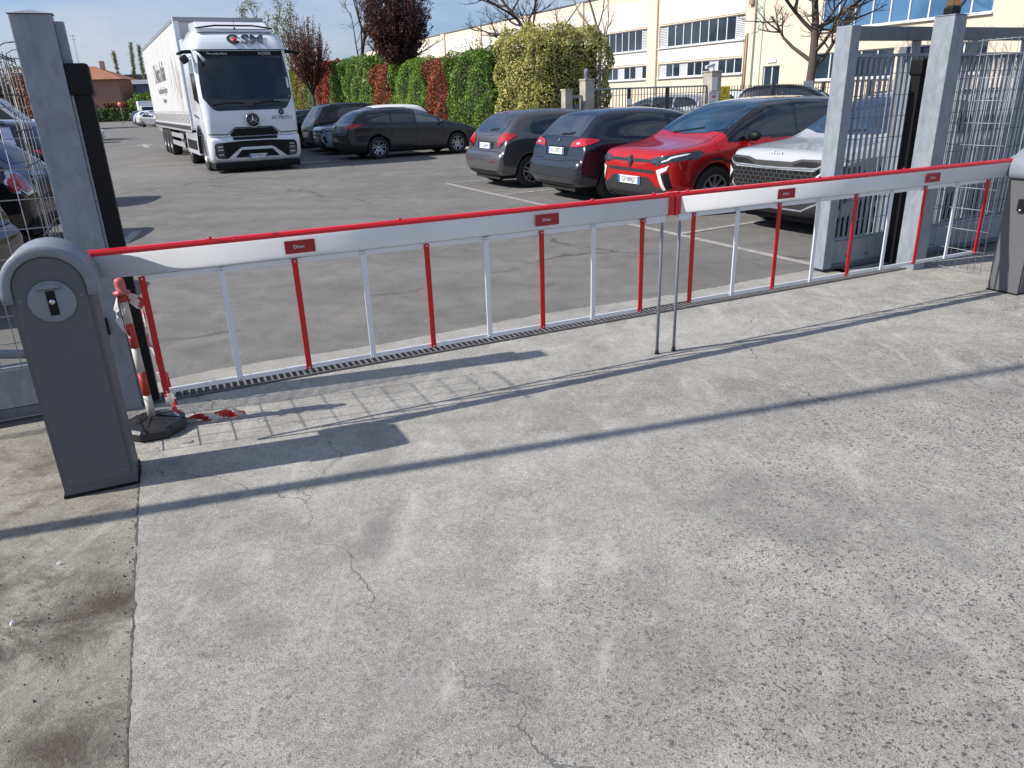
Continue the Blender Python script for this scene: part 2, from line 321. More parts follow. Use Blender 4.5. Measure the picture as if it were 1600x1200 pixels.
# painted bay lines and the arrow down the road
def line(name, a, b, w=.11, z=.004):
    a = Vector((*a, z)); b = Vector((*b, z)); d = (b-a).normalized(); n = Vector((-d.y, d.x, 0))*w/2
    me = bpy.data.meshes.new(name); me.from_pydata([a-n, b-n, b+n, a+n], [], [(0, 1, 2, 3)]); return tag(link_mesh(name, me, M['line']), kind='structure')
E2 = Vector((.438, -.899))
bay0 = Vector((-1.27, 16.59))
line('bay_line', bay0, bay0 + E2*12.5)
for k in range(5):
    p = Vector((-1.27, 16.59)) + E2*(2.62*k) if k else bay0
    q = p + Vector((math.cos(R(30)), math.sin(R(30))))*4.6; line('bay_line', p + Vector((.06, .0)), q, .10, .007)
for a, b in (((-19.5, 46), (-60, 134)), ((-33, 60), (-38, 72))): line('lane_line', a, b, .14)
line('bay_line', (-5.62, 11.35), (-5.30, 10.25), .13)
mb = MB(); ar = Vector((-17.9, 38.9, .004)); d = Vector((-.454, .891, 0)); n = Vector((-d.y, d.x, 0))
mb.add([ar-n*.12-d*1.3, ar+n*.12-d*1.3, ar+n*.12+d*1.4, ar-n*.12+d*1.4], [(0, 3, 2, 1)]); mb.add([ar-n*.55+d*1.4, ar+n*.55+d*1.4, ar+d*2.9], [(0, 2, 1)])
tag(mb.build('road_arrow', M['line']), kind='structure')

# ================================================================ drain grate along the gate line
dr = empty('drain_channel', (-2.215, 4.285, 0), R(25), 'long narrow slotted drainage grate set in concrete under the barrier', 'drain')
mb = MB(); mb.box(-.35, 6.9, -.01, .15, .0085, .0115); mb.build('slot_shade_strip', M['black'], dr)  # flat black strip in place of the shade down in the slots
mb = MB()
for y0 in (-.012, .138): mb.box(-.35, 6.9, y0, y0+.012, .0045, .022)
x = -.34
while x < 6.88: mb.box(x, x+.014, .0001, .1379, .0116, .0175); x += .043
mb.build('slotted_grate', pbr('cast_grate', (.16, .155, .15), .7, .3, var=.3, vs=20), dr)

# ================================================================ the pair of barriers
M['cab_grey'] = pbr('dark_grey_powder_coat', (.105, .107, .112), .6, bump=.05, bs=400); M['cab_cap'] = pbr('light_grey_cap', (.21, .235, .27), .42, var=.05, vs=6)
M['arm'] = pbr('arm_white_aluminium', (.72, .73, .735), .42, 0, var=.05, vs=2.5, detail=8); M['arm_red'] = pbr('red_rubber_edge', (.62, .006, .014), .34, coat=.25)
M['skirt_red'] = pbr('red_skirt_bar', (.55, .008, .018), .32, .1); M['skirt_white'] = pbr('white_skirt_bar', (.72, .74, .77), .3, .2)
M['label_red'] = pbr('red_label', (.33, .012, .02), .45)
def arch(r, zc, zb, n=18): return [(-r, zb)] + [(r*math.cos(PI - PI*k/n), zc + r*math.sin(PI*k/n)) for k in range(n+1)] + [(r, zb)]
def barrier(side):
    """side -1: left post; +1: right post. local x along the arm, y away from the camera"""
    b = empty('barrier_gate', (1.10, 4.91, 0), R(24.6))
    tag(b, 'boom barrier with long white arm hinged on the dark grey cabinet beside the striped pole' if side < 0 else 'boom barrier with white arm hinged on the grey cabinet beside the galvanised sliding gate', 'barrier', 'pair of boom barriers closing the yard entrance')
    cx = -3.545 if side < 0 else 3.555
    T = Matrix.Translation((cx, 0, 0))
    bottom = -.13 if False else 0
    mb = MB(); mb.prism(arch(.157, 1.0, .012), -.300, -.042, m=0, M=T); cab = mb.build('cabinet', M['cab_grey'], b)
    mb = MB(); mb.box(cx-.165, cx+.165, -.305, -.038, 0, .011); mb.build('base_plate', M['black'], cab)
    mb = MB(); mb.prism(arch(.137, 1.0, .055), -.3065, -.3005, M=T); fp = mb.build('front_panel', M['cab_grey'], cab, bevel=.0015)
    mb = MB()
    ou = arch(.186, 1.0, .955); inn = arch(.142, 1.0, .955); n = len(ou)
    vs = [(a, -.318, c) for a, c in inn] + [(a*.985, -.318, c-.002) for a, c in ou] + [(a, -.305, c) for a, c in ou] + [(a, -.045, c) for a, c in ou] + [(a*.985, -.034, c-.002) for a, c in ou] + [(a, -.034, c) for a, c in inn]
    fs = []
    for j in range(5):
        for i in range(n-1): fs.append((j*n+i, j*n+i+1, (j+1)*n+i+1, (j+1)*n+i))
    for i in range(n-1): fs.append((5*n+i, 5*n+i+1, i+1, i))
    fs += [(0, n, 2*n, 3*n, 4*n, 5*n), (n-1, 6*n-1, 5*n-1, 4*n-1, 3*n-1, 2*n-1)]
    mb.add(vs, fs, 0, True, T); cp = mb.build('cap', M['cab_cap'], cab)
    # lock dial on the front
    mb = MB(); mb.lathe([(0, -.3075), (.086, -.3075), (.092, -.3095), (.092, -.314), (.088, -.3165), (0, -.3165)], 40, M=T @ Matrix.Translation((0, 0, .945)) @ Matrix.Rotation(R(-90), 4, 'X'))
    dial = mb.build('lock_dial', M['cab_cap'], cab)
    mb = MB(); mb.box(-.0175, .0175, -.3195, -.3165, .885, .993, M=T); mb.build('slot', M['black'], dial)
    mb = MB(); mb.prism([(-.052, 1.006)] + [(.052*math.sin(t), .997+.028*math.cos(t)) for t in [R(-80+20*k) for k in range(9)]] + [(.052, 1.006)], -.330, -.3165, M=T); mb.build('hood', M['cab_cap'], dial)
    mb = MB(); mb.tube([(cx, -.3245, .945), (cx, -.3190, .945)], .0115, 14); mb.build('key_cylinder', M['chrome'], dial)
    for sx, sz in ((-.118, .96), (.118, .96), (-.118, .09), (.118, .09)):
        mb = MB(); mb.box(cx+sx-.007, cx+sx+.007, -.3085, -.3066, sz-.007, sz+.007); mb.build('panel_screw', M['galv_dark'], cab)
    if side > 0:
        mb = MB(); mb.box(cx-.185, cx-.158, -.225, -.165, .69, .79); rd = mb.build('card_reader', M['black'], b, bevel=.004)
        mb = MB(); mb.tube([(cx-.186, -.195, .703), (cx-.189, -.195, .703)], .007, 10); mb.build('indicator', M['drl'], rd)
    x0, x1 = (-3.53, -.062) if side < 0 else (.036, 3.55)
    prof = []
    for k in range(24):
        t = 2*PI*k/24; sx = abs(math.cos(t))**.16*math.copysign(1, math.cos(t)); sz = abs(math.sin(t))**.6*math.copysign(1, math.sin(t)); prof.append((.030*sx, 1.022+.062*sz))
    mb = MB(); mb.prism(prof, x0, x1, 'x'); mb.sm = [True]*len(mb.sm); mb.sm[0] = mb.sm[1] = False
    arm = mb.build('arm', M['arm'], b)
    mb = MB(); mb.tube([(cx, -.074, 1.022), (cx, -.036, 1.022), (cx, .045, 1.022), (cx, .055, 1.022)], [.11, .10, .10, .085], 28); mb.build('arm_hub', M['cab_cap'], b)
    mb = MB(); mb.prism([(-.0285, 1.067), (.0285, 1.067), (.028, 1.088), (.018, 1.099), (-.018, 1.099), (-.028, 1.088)], x0, x1, 'x'); red = mb.build('rubber_edge', M['arm_red'], arm, bevel=.002)
    gl_ = [-2.85, -1.86, -.62, -.16] if side < 0 else [.11, 1.28, 2.15]
    for gx in gl_:
        mb = MB(); mb.lathe([(0, .012), (.006, .0105), (.011, .005), (.012, 0), (0, 0)], 12, M=Matrix.Translation((gx, 0, 1.099))); mb.build('red_lamp', M['red_lamp'], red)
    e0, e1 = (-.0615, -.018) if side < 0 else (-.008, .0355)
    mb = MB(); mb.prism([(a*1.12, 1.022+(c-1.022)*1.08) for a, c in prof], min(e0, e1), max(e0, e1), 'x'); mb.box(e0, e1, -.02, .02, 1.085, 1.103); mb.build('end_cap', M['arm_red'], arm, bevel=.003)
    # small name plates on the arm
    for px in ((-2.42, -.955) if side < 0 else (.94, 2.45)):
        mb = MB(); mb.box(px-.078, px+.078, -.0400, -.0345, .985, 1.052); pl = mb.build('name_plate', M['label_red'], arm)
        put_text('Ditec', .026, frame((px-.006, -.0404, 1.019), (1, 0, 0), (0, 0, 1)), M['plate'], pl, extrude=.0003)
    # hanging skirt
    px0, px1 = (-3.19, -.25) if side < 0 else (.16, 3.17)
    for z, h in ((.928, .028), (.332, .026)):
        mb = MB(); mb.box(px0, px1, -.008, .008, z, z+h); mb.build('skirt_rail', M['skirt_white'], b, bevel=.002)
    for k in range(9):
        x = px0 + (px1-px0)*k/8
        mb = MB(); mb.box(x-.015, x+.015, -.019, -.0085, .335, .952); pk = mb.build('skirt_bar', M['skirt_red'] if k % 2 == 0 else M['skirt_white'], b, bevel=.0015)
        mb = MB()
        for z in (.345, .941): mb.tube([(x, -.0225, z), (x, -.0195, z)], .0055, 8)
        mb.build('rivet', M['chrome'], pk)
    for x in ((-2.45, -1.35, -.25) if side < 0 else (.16, .90, 1.66, 2.41)):
        mb = MB(); mb.box(x-.03, x+.03, -.02, .02, .957, .9625); mb.box(x-.014, x+.014, -.0075, -.004, .93, .957); mb.build('hanger', M['galv_dark'], arm)
    lx = -.085 if side < 0 else .057
    a, c = (-.22, -.07) if side < 0 else (.038, .145)
    mb = MB(); mb.box(a, c, -.014, .014, .915, .9575); mb.build('prop_bracket', M['arm'], arm, bevel=.002)
    mb = MB(); mb.tube([(lx, 0, .012), (lx, 0, .88), (lx, 0, .90)], [.0105, .0105, .006], 12); mb.tube([(lx, 0, .90), (lx, 0, .915)], .005, 8); leg = mb.build('support_leg', M['cab_cap'], b)
    mb = MB(); mb.lathe([(0, 0), (.017, 0), (.017, .008), (.0125, .014), (.0125, .03), (0, .03)], 14, M=Matrix.Translation((lx, 0, 0))); mb.build('rubber_foot', M['black'], leg)
    b.location.z = .008
    return b
barrier(-1); barrier(1)

# ================================================================ gate posts, sliding leaves and mesh panels
def gp(o, rz=25): return Matrix.Translation(o) @ Matrix.Rotation(R(rz), 4, 'Z')
def mesh_panel(name, a, b, z0, z1, dv, dh, label, group=None, r=.0028, frame_=True, mat=None):
    a = Vector((*a, 0)); b = Vector((*b, 0)); L_ = (b-a).length; ang = math.atan2(b.y-a.y, b.x-a.x)
    o = empty(name, a, ang, label, 'mesh panel', group)
    mb = MB(); n = max(1, round(L_/dv))
    for i in range(n+1): mb.tube([(L_*i/n, 0, z0), (L_*i/n, 0, z1+.012)], r, 5)
    mb.build('upright_wires', mat or M['wire'], o)
    mb = MB(); z = z0
    while z <= z1+.01: mb.tube([(-.01, -.006, z), (L_+.01, -.006, z)], r*1.15, 5); z += dh
    mb.tube([(-.01, -.006, z1), (L_+.01, -.006, z1)], r*1.15, 5)
    mb.build('cross_wires', mat or M['wire'], o)
    return o
# left closing post
lp = empty('gate_post', (-2.45, 4.12, 0), R(25), 'scratched galvanised square gate post with black closing channel, beside the left cabinet', 'gate post')
mb = MB(); mb.box(0, .19, 0, .13, 0, 2.19); post = mb.build('post', M['galv'], lp, bevel=.006)
mb = MB(); mb.add([(-.008, -.008, 2.192), (.198, -.008, 2.192), (.198, .138, 2.192), (-.008, .138, 2.192), (.095, .065, 2.215)], [(0, 1, 2, 3), (0, 4, 1), (1, 4, 2), (2, 4, 3), (3, 4, 0)]); mb.build('post_cap', M['galv'], lp)
mb = MB(); mb.box(.191, .206, .02, .10, 0, 1.95); mb.box(.191, .235, .05, .11, 1.951, 2.16); mb.build('rear_flange', M['galv'], lp, bevel=.003)
mb = MB(); mb.box(.207, .292, .02, .15, .04, 1.93); g = mb.build('closing_channel', M['black'], lp, bevel=.006)
mb = MB(); mb.box(.18, .305, .005, .16, 1.80, 1.96); mb.build('catch_cap', M['black'], lp, bevel=.02)
mb = MB(); mb.box(.06, .115, -.028, -.001, .50, .60); ph = mb.build('photocell', M['black'], lp, bevel=.005)
mb = MB()
rnd = random.Random(4)
for z, x, dz, dx in ((1.86, .05, .0, .03), (1.62, .07, .05, .015), (1.52, .10, .015, .035), (1.36, .12, .03, .03), (1.18, .12, .05, .012), (1.02, .13, .06, .01), (1.74, .10, .01, .03)):
    mb.tube([(x, -.0012, z), (x+dx, -.0012, z+dz)], .0012, 4)
mb.build('scratch', pbr('bare_zinc', (.62, .64, .66), .4, .3), post)
mesh_panel('mesh_panel', (-2.43, 4.165), (-3.62, 3.61), .36, 1.985, .105, .155, 'thin wire mesh infill left of the scratched gate post, parked cars behind it', 'wire mesh panels closing gaps at the gate')
mesh_panel('mesh_panel', (-2.385, 3.975), (-2.17, 3.51), .10, 1.97, .115, .155, 'narrow wire mesh panel set square to the gate behind the left cabinet', 'wire mesh panels closing gaps at the gate', mat=M['wire_dull'])
yt = MB(); yt.tube([(-2.70, 4.03, .98), (-2.69, 4.02, .94), (-2.70, 4.03, .91), (-2.68, 4.02, .87)], .006, 6); tag(yt.build('plastic_tie', pbr('yellow_plastic', (.6, .5, .05), .5)), 'small yellow plastic tie hanging on the left wire mesh', 'tie')
mesh_panel('mesh_panel', (4.17, 7.36), (4.44, 6.78), .03, 2.05, .062, .19, 'bright narrow wire mesh panel between the tall right post and the right cabinet', 'wire mesh panels closing gaps at the gate')
# left sliding leaf, pulled back to the left behind the cabinet
ll = empty('sliding_gate', (-2.62, 4.28, 0), R(205), 'galvanised sliding gate leaf parked behind the left cabinet, only its bottom rail in view', 'sliding gate')
mb = MB(); mb.box(0, 4.2, -.04, .04, .09, .34); mb.build('bottom_beam', M['galv'], ll, bevel=.006)
mb = MB(); mb.box(0, 4.2, -.03, .03, .02, .085); mb.build('track_rail', M['galv_dark'], ll, bevel=.004)
mb = MB(); mb.tube([(.1, -.02, .36), (1.9, -.02, .66)], .028, 10); mb.build('diagonal_brace', M['galv'], ll)
# right post
rp = empty('gate_post', (3.963, 7.072, 0), R(25), 'tall galvanised square gate post carrying a flashing lamp, beside the right mesh panel', 'gate post')
mb = MB(); mb.box(0, .165, 0, .20, 0, 2.26); mb.build('post', M['galv'], rp, bevel=.006)
mb = MB(); mb.box(-.006, .171, -.006, .206, 2.261, 2.268); mb.build('post_cap', M['galv'], rp)
mb = MB(); mb.box(-.014, -.0005, .03, .09, .78, .88); mb.build('photocell', M['black'], rp, bevel=.004)
mb = MB(); mb.box(.02, .135, .05, .14, 2.269, 2.33); lb = mb.build('lamp_base', M['black'], rp, bevel=.012)
mb = MB(); mb.box(.028, .127, .058, .132, 2.331, 2.42); mb.build('lamp_lens', pbr('smoked_amber', (.10, .075, .04), .25, coat=.5), lb, bevel=.012)
mb = MB(); mb.box(.045, .110, .0565, .0579, 2.345, 2.385); mb.build('lamp_label', M['orange'], lb)
# roller guide between leaf and post
gd = empty('gate_guide_post', (3.86, 7.30, 0), R(25), 'narrow black guide channel standing left of the tall lamp post', 'guide post')
mb = MB(); mb.box(0, .07, 0, .10, .03, 1.9); mb.build('channel', M['black'], gd, bevel=.005)
mb = MB(); mb.box(-.012, .082, -.012, .12, 1.78, 1.93); mb.build('channel_cap', M['black'], gd, bevel=.02)
# right sliding leaf
rl = empty('sliding_gate', (3.085, 7.10, 0), R(25), 'galvanised sliding gate leaf with upright slats, drawn back behind the tall lamp post', 'sliding gate')
mb = MB(); mb.box(0, .115, 0, .17, .04, 2.21); mb.build('front_upright', M['galv'], rl, bevel=.005)
mb = MB(); mb.box(.116, 5.8, .03, .13, 2.09, 2.205); mb.build('top_beam', M['galv_dark'], rl, bevel=.005)
mb = MB(); mb.box(.116, 5.8, .03, .15, .07, .29); bb = mb.build('bottom_beam', M['galv'], rl, bevel=.005)
mb = MB(); mb.box(.03, 5.8, .02, .03, .045, .075)
mb.box(.03, 5.8, .031, .13, .018, .05); mb.build('track_rail', M['galv_dark'], rl)
mb = MB(); mb.box(.116, 5.8, .06, .10, .29, .315); mb.box(.116, 5.8, .06, .10, 1.955, 1.98); mb.build('slat_rails', M['galv'], rl)
mb = MB(); x = .165
while x < 5.75: mb.box(x, x+.018, .070, .090, .315, 1.955); x += .072
sl_ = mb.build('slats', M['galv'], rl)
mb = MB(); z = .48
while z < 1.95: mb.tube([(.116, .055, z), (5.75, .055, z)], .0035, 5); z += .19
mb.build('cross_wires', M['galv_dark'], rl)
for x in (.95, 2.6, 4.2):
    mb = MB(); mb.box(x, x+.06, .065, .125, .29, 2.09); mb.build('intermediate_upright', M['galv'], rl, bevel=.004)
mb = MB()
for x in (.35, .62, .95, 1.2): mb.tube([(x, .012, .13), (x, .03, .13)], .012, 8)
mb.build('bolt', M['galv_dark'], bb)
# fixed fence running on behind the leaf
ff = empty('slat_fence', (3.93, 7.72, 0), R(25), 'fixed galvanised slat fence with a top beam, running behind the sliding leaf', 'fence')
mb = MB(); x = .0
while x < 6.2: mb.box(x, x+.016, 0, .016, .30, 1.93); x += .090
mb.build('slats', M['galv'], ff)
mb = MB(); mb.box(-.03, 6.3, -.01, .04, 1.93, 1.96); mb.box(-.03, 6.3, -.01, .04, .27, .30); mb.build('fence_rails', M['galv_dark'], ff)
mb = MB(); mb.box(-.03, 6.3, -.06, .08, .02, .24); mb.build('plinth_beam', M['galv_dark'], ff, bevel=.005)
for x in (.02, 2.1, 4.2):
    mb = MB(); mb.box(x, x+.08, .041, .121, 0, 2.05); mb.build('fence_post', M['galv_dark'], ff, bevel=.004)

# ================================================================ striped pole on a black base, with barrier tape
def bandmat(name, c1, c2):
    m = pbr(name, c1, .45, var=.12, vs=14); return m
pr = bandmat('faded_red_plastic', (.42, .045, .035), None); pw = bandmat('faded_white_plastic', (.55, .53, .48), None)
cp = empty('striped_pole', (-2.05, 3.86, .008), 0, 'red and white striped plastic chain pole on a black octagonal base beside the left cabinet', 'pole')
mb = MB(); mb.lathe([(0, 0), (.155, 0), (.178, .012), (.178, .05), (.16, .064), (.05, .085), (.03, .09), (.0, .09)], 8, smooth=False); base = mb.build('base', pbr('black_moulded_base', (.02, .021, .025), .42, bump=.1, bs=50), cp)
mb = MB()
for k in range(4):
    a = PI*k/4+.2; mb.tube([(.172*math.cos(a), .172*math.sin(a), .056), (.04*math.cos(a), .04*math.sin(a), .089), (-.04*math.cos(a), -.04*math.sin(a), .089), (-.172*math.cos(a), -.172*math.sin(a), .056)], .0035, 5)
mb.build('base_ribs', M['black'], base)
tilt = Vector((-.012, -.012, 1)); zs = [.085, .22, .36, .50, .64, .76, .80]
mb = MB()
for i in range(len(zs)-1): mb.tube([tilt*zs[i], tilt*zs[i+1]], .021, 16, 1 if i % 2 == 0 else 0)
mb.build('pole', [pr, pw], cp)
mb = MB(); mb.lathe([(.021, .80), (.040, .802), (.043, .815), (.026, .82), (.026, .85), (.026, .87), (.023, .882), (.014, .888), (0, .889)], 16, M=Matrix.Translation((-.009, -.009, 0))); mb.build('pole_cap', pbr('faded_pink_plastic', (.48, .11, .11), .5, var=.1), cp)
def ribbon(pts, w, twist, mats, name='barrier_tape'):
    """a strip with red and white diagonal bars along a path"""
    P_ = []
    for i in range(len(pts)-1):
        a, b, = Vector(pts[i]), Vector(pts[i+1]); n = max(2, int((b-a).length/.012))
        for k in range(n): P_.append(a.lerp(b, k/n))
    for _ in range(6):
        P_ = [P_[0]] + [(P_[i-1]+P_[i]*2+P_[i+1])/4 for i in range(1, len(P_)-1)] + [P_[-1]]
    me = MB(); vs = []; rnd = random.Random(2)
    for i, p in enumerate(P_):
        d = (P_[min(i+1, len(P_)-1)]-P_[max(0, i-1)]).normalized(); s = d.cross(Vector((0, 0, 1)))
        if s.length < .15: s = Vector((.8, .6, 0))
        s.normalize(); t = twist(i/len(P_)); up = s.cross(d); q = (s*math.cos(t)+up*math.sin(t))*w/2
        for k in range(5): vs.append(p + q*(k/2-1) + up*.003*math.sin(k*2+i*.6))
    fs = []; ms = []
    for i in range(len(P_)-1):
        for k in range(4):
            me.f.append((i*5+k, i*5+k+1, i*5+5+k+1, i*5+5+k)); me.m.append(int(((i*.012)+k*.02)/.075) % 2); me.sm.append(True)
    me.v = [tuple(v) for v in vs]; return me.build(name, mats, None, fix=False)
tw, tr = pbr('tape_white', (.66, .64, .62), .3), pbr('tape_red', (.5, .03, .035), .3)
tp = ribbon([(-2.085, 3.835, .80), (-2.03, 3.87, .80), (-1.99, 3.90, .73), (-2.00, 3.90, .55), (-1.965, 3.91, .32), (-1.95, 3.92, .10), (-1.90, 3.93, .035), (-1.82, 3.97, .04), (-1.75, 3.98, .02), (-1.66, 4.02, .045), (-1.60, 4.0, .018), (-1.57, 4.02, .04)], .06, lambda t: 1.2*math.sin(t*9)+.4, [tr, tw])
tag(tp, 'red and white barrier tape trailing from the striped pole onto the concrete', 'tape')
tp2 = ribbon([(-2.075, 3.83, .80), (-2.10, 3.82, .72), (-2.085, 3.82, .64), (-2.05, 3.83, .56)], .03, lambda t: t*4, [tw, tw], 'tape_knot'); tag(tp2, 'short crumpled white tape end knotted round the top of the striped pole', 'tape')
# litter and pebbles by the base
st = [pbr('pebble_grey', (.12, .115, .11), .9), pbr('pebble_pale', (.45, .43, .40), .9)]
mb = MB(); rnd = random.Random(8)
for i in range(1100):
    if i < 600: x, y = rnd.gauss(-1.95, .5), rnd.gauss(2.1, .6)
    elif i < 780: t_ = rnd.random(); x, y = -1.80+t_*1.2+rnd.gauss(-.01, .02), 3.10-t_*2.72+rnd.gauss(0, .02)
    elif i < 960: p = gl(rnd.uniform(-.3, 2.3), rnd.gauss(.52, .1)); x, y = p
    else: x, y = rnd.uniform(-3, 4), rnd.uniform(1, 6)
    r_ = rnd.uniform(.0012, .004)*(1.6 if i % 17 == 0 else 1)
    pts = [(x+r_*rnd.uniform(.7, 1.3)*math.cos(a), y+r_*rnd.uniform(.7, 1.3)*math.sin(a), .006) for a in [PI*k/2.5 for k in range(5)]]
    top = (x, y, .008+r_*.8)
    mb.add(pts+[top], [(k, (k+1) % 5, 5) for k in range(5)], 0 if rnd.random() < .8 else 1)
tag(mb.build('gravel_crumbs', st, fix=False), 'loose crumbs of stone scattered on the concrete', 'gravel', kind='stuff')
for (x, y, s, a, lb) in ((-1.87, 2.55, .008, .5, 'small white paper scrap on the stained concrete, nearest the cabinet'), (-1.83, 2.18, .009, 1.0, 'small white paper scrap on the stained concrete, farthest from the cabinet'), (-1.80, 3.68, .028, .2, 'clear plastic scrap lying against the black base of the striped pole')):
    mb = MB(); mb.add([(-s, -s*.6, 0), (s, -s*.5, .004), (s*.8, s*.6, .012), (-s*.7, s*.6, .003), (0, 0, .009)], [(0, 1, 4), (1, 2, 4), (2, 3, 4), (3, 0, 4)])
    o = mb.build('paper_scrap', M['plate'] if s < .02 else pbr('clear_plastic', (.30, .31, .30), .2)); o.location = (x, y, .01); o.rotation_euler = (0, 0, a); tag(o, lb, 'litter')
# dead leaf clump beside the drain
# tall lamp column standing just outside the picture on the left: it throws the long soft shadow
lpst = empty('street_lamp', (-4.9, 2.04, 0), R(16), 'tall grey lamp column left of the barrier, casting the long shadow across the concrete', 'street lamp')
mb = MB(); mb.tube([(0, 0, 0), (0, 0, 1.2), (0, 0, 8.6)], [.055, .052, .036], 14); mb.build('column', M['galv'], lpst)
mb = MB(); mb.tube([(0, 0, 8.5), (-.3, 0, 8.75), (-1.0, 0, 8.8)], .03, 8); mb.box(-1.6, -.95, -.12, .12, 8.76, 8.84); mb.build('lamp_head', M['galv'], lpst)
# ================================================================ cars
def interp(tab, x):
    if x <= tab[0][0]: return tab[0][1]
    for (a, p), (b, q) in zip(tab, tab[1:]):
        if x <= b:
            t = (x-a)/(b-a) if b > a else 1; return p+(q-p)*t
    return tab[-1][1]
def loft(p):
    """car body: x 0 at the rear bumper .. L at the front; symmetric ring per station"""
    xs = p['st']; vs = []; fs = []; rings = []
    for x in xs:
        zt, zb, w, zs = interp(p['top'], x), interp(p['bot'], x), interp(p['plan'], x), interp(p['belt'], x)
        zs = min(zs, zt-.012); h = max(0, zt-zs); t = min(1, h/.42); wr = w*.90*(1-t)+interp(p['roofw'], x)*t; e = .012+.065*t
        lo = zb+.24; mid = max(lo+.02, (zb+zs)/2)
        half = [(0, zb), (.80*w, zb), (.955*w, zb+.05), (w, min(lo, zs-.12)), (w*.988, min(mid, zs-.11)), (w*1.004, zs-.075), (w*.995, zs-.045), (w*.945, zs+.0), ]
        half += [((half[-1][0]+wr)/2+.012*t, (zs+zt-e)/2), (wr, zt-e), (wr*.80, zt-.30*e), (wr*.4, zt-.05*e), (0, zt)]
        ring = [(x, y, z) for y, z in half] + [(x, -y, z) for y, z in half[-2:0:-1]]
        rings.append(ring)
    n = len(rings[0])
    for r in rings: vs += r
    for i in range(len(rings)-1):
        for k in range(n):
            a = i*n+k; b = i*n+(k+1) % n; fs.append((a, a+n, b+n, b))
    fs.append(tuple(range(n))); fs.append(tuple(range(len(rings)*n-1, (len(rings)-1)*n-1, -1)))
    me = bpy.data.meshes.new('body'); me.from_pydata(vs, [], fs); bm = bmesh.new(); bm.from_mesh(me)
    bmesh.ops.recalc_face_normals(bm, faces=bm.faces); bm.to_mesh(me); bm.free(); return me
def cyl_mesh(x, z, r, w=3.0):
    mb = MB(); mb.tube([(x, -w/2, z), (x, w/2, z)], r, 36); me = mb.mesh('c'); bm = bmesh.new(); bm.from_mesh(me); bmesh.ops.recalc_face_normals(bm, faces=bm.faces); bm.to_mesh(me); bm.free(); return me
def rounded(poly, r=.03, n=4):
    out = []; m = len(poly)
    for i in range(m):
        p0, p, p1 = Vector(poly[i-1]), Vector(poly[i]), Vector(poly[(i+1) % m])
        a, b = p0-p, p1-p; rr = min(r, a.length*.45, b.length*.45); A = p+a.normalized()*rr; B = p+b.normalized()*rr
        for k in range(n+1):
            t = k/n; out.append(tuple((1-t)**2*A + 2*t*(1-t)*p + t*t*B))
    return out
def decal(name, bvh, poly, axis, mat, parent, off=.005, step=.05, far=6, r=0, thick=0):
    """lay a patch of the given outline on a body. axis '+x' = seen from the front, '-x' rear (y,z outlines); '+y' / '-y' = from the left / right (x,z outlines); '+z' from above (x,y)"""
    if r: poly = rounded(poly, r)
    pts = []; m = len(poly)
    for i in range(m):
        a, b = Vector(poly[i]), Vector(poly[(i+1) % m]); n = max(1, int((b-a).length/step))
        for k in range(n): pts.append(a.lerp(b, k/n))
    nb = len(pts)
    x0, x1 = min(p.x for p in pts), max(p.x for p in pts); y0, y1 = min(p.y for p in pts), max(p.y for p in pts)
    def inside(x, y):
        c = False; j = nb-1
        for i in range(nb):
            if (pts[i].y > y) != (pts[j].y > y) and x < (pts[j].x-pts[i].x)*(y-pts[i].y)/(pts[j].y-pts[i].y)+pts[i].x: c = not c
            j = i
        return c
    grid = []; x = x0+step
    while x < x1:
        y = y0+step
        while y < y1:
            if inside(x, y) and min((q-Vector((x, y))).length for q in pts) > step*.45: grid.append(Vector((x, y)))
            y += step
        x += step
    vv, _, ff, _, _, _ = delaunay_2d_cdt(pts+grid, [], [list(range(nb))], 1, 1e-5)
    sg = 1 if axis[0] == '+' else -1; out = []; ok = []
    for v in vv:
        if axis[1] == 'x': o = Vector((sg*far, v.x, v.y)); d = Vector((-sg, 0, 0))
        elif axis[1] == 'y': o = Vector((v.x, sg*far, v.y)); d = Vector((0, -sg, 0))
        else: o = Vector((v.x, v.y, sg*far)); d = Vector((0, 0, -sg))
        if axis[1] == 'x' and sg > 0: o.x = 12
        h, nrm, _, _ = bvh.ray_cast(o, d)
        if h is None: out.append(o); ok.append(False); continue
        if nrm.dot(d) > 0: nrm = -nrm
        out.append(h+nrm*off); ok.append(True)
    faces = [f for f in ff if all(ok[i] for i in f)]
    # leave out faces stretched over a gap
    lim = step*(5 if axis[1] != 'z' else 4)
    faces = [f for f in faces if max((out[f[i]]-out[f[i-1]]).length for i in range(len(f))) < lim]
    if not faces: return None
    me = bpy.data.meshes.new(name); me.from_pydata([tuple(v) for v in out], [], faces); me.update()
    bm = bmesh.new(); bm.from_mesh(me); bmesh.ops.delete(bm, geom=[v for v in bm.verts if not v.link_faces], context='VERTS')
    want = {'x': Vector((sg, 0, 0)), 'y': Vector((0, sg, 0)), 'z': Vector((0, 0, sg))}[axis[1]]
    for f in bm.faces:
        f.normal_update()
        if f.normal.dot(want) < 0: f.normal_flip()
        f.smooth = True
    if thick: bmesh.ops.solidify(bm, geom=bm.faces, thickness=thick)
    bm.to_mesh(me); bm.free()
    return link_mesh(name, me, mat, parent)
def ysym(poly): return [(-a, b) for a, b in poly][::-1]
_wheel_cache = {}
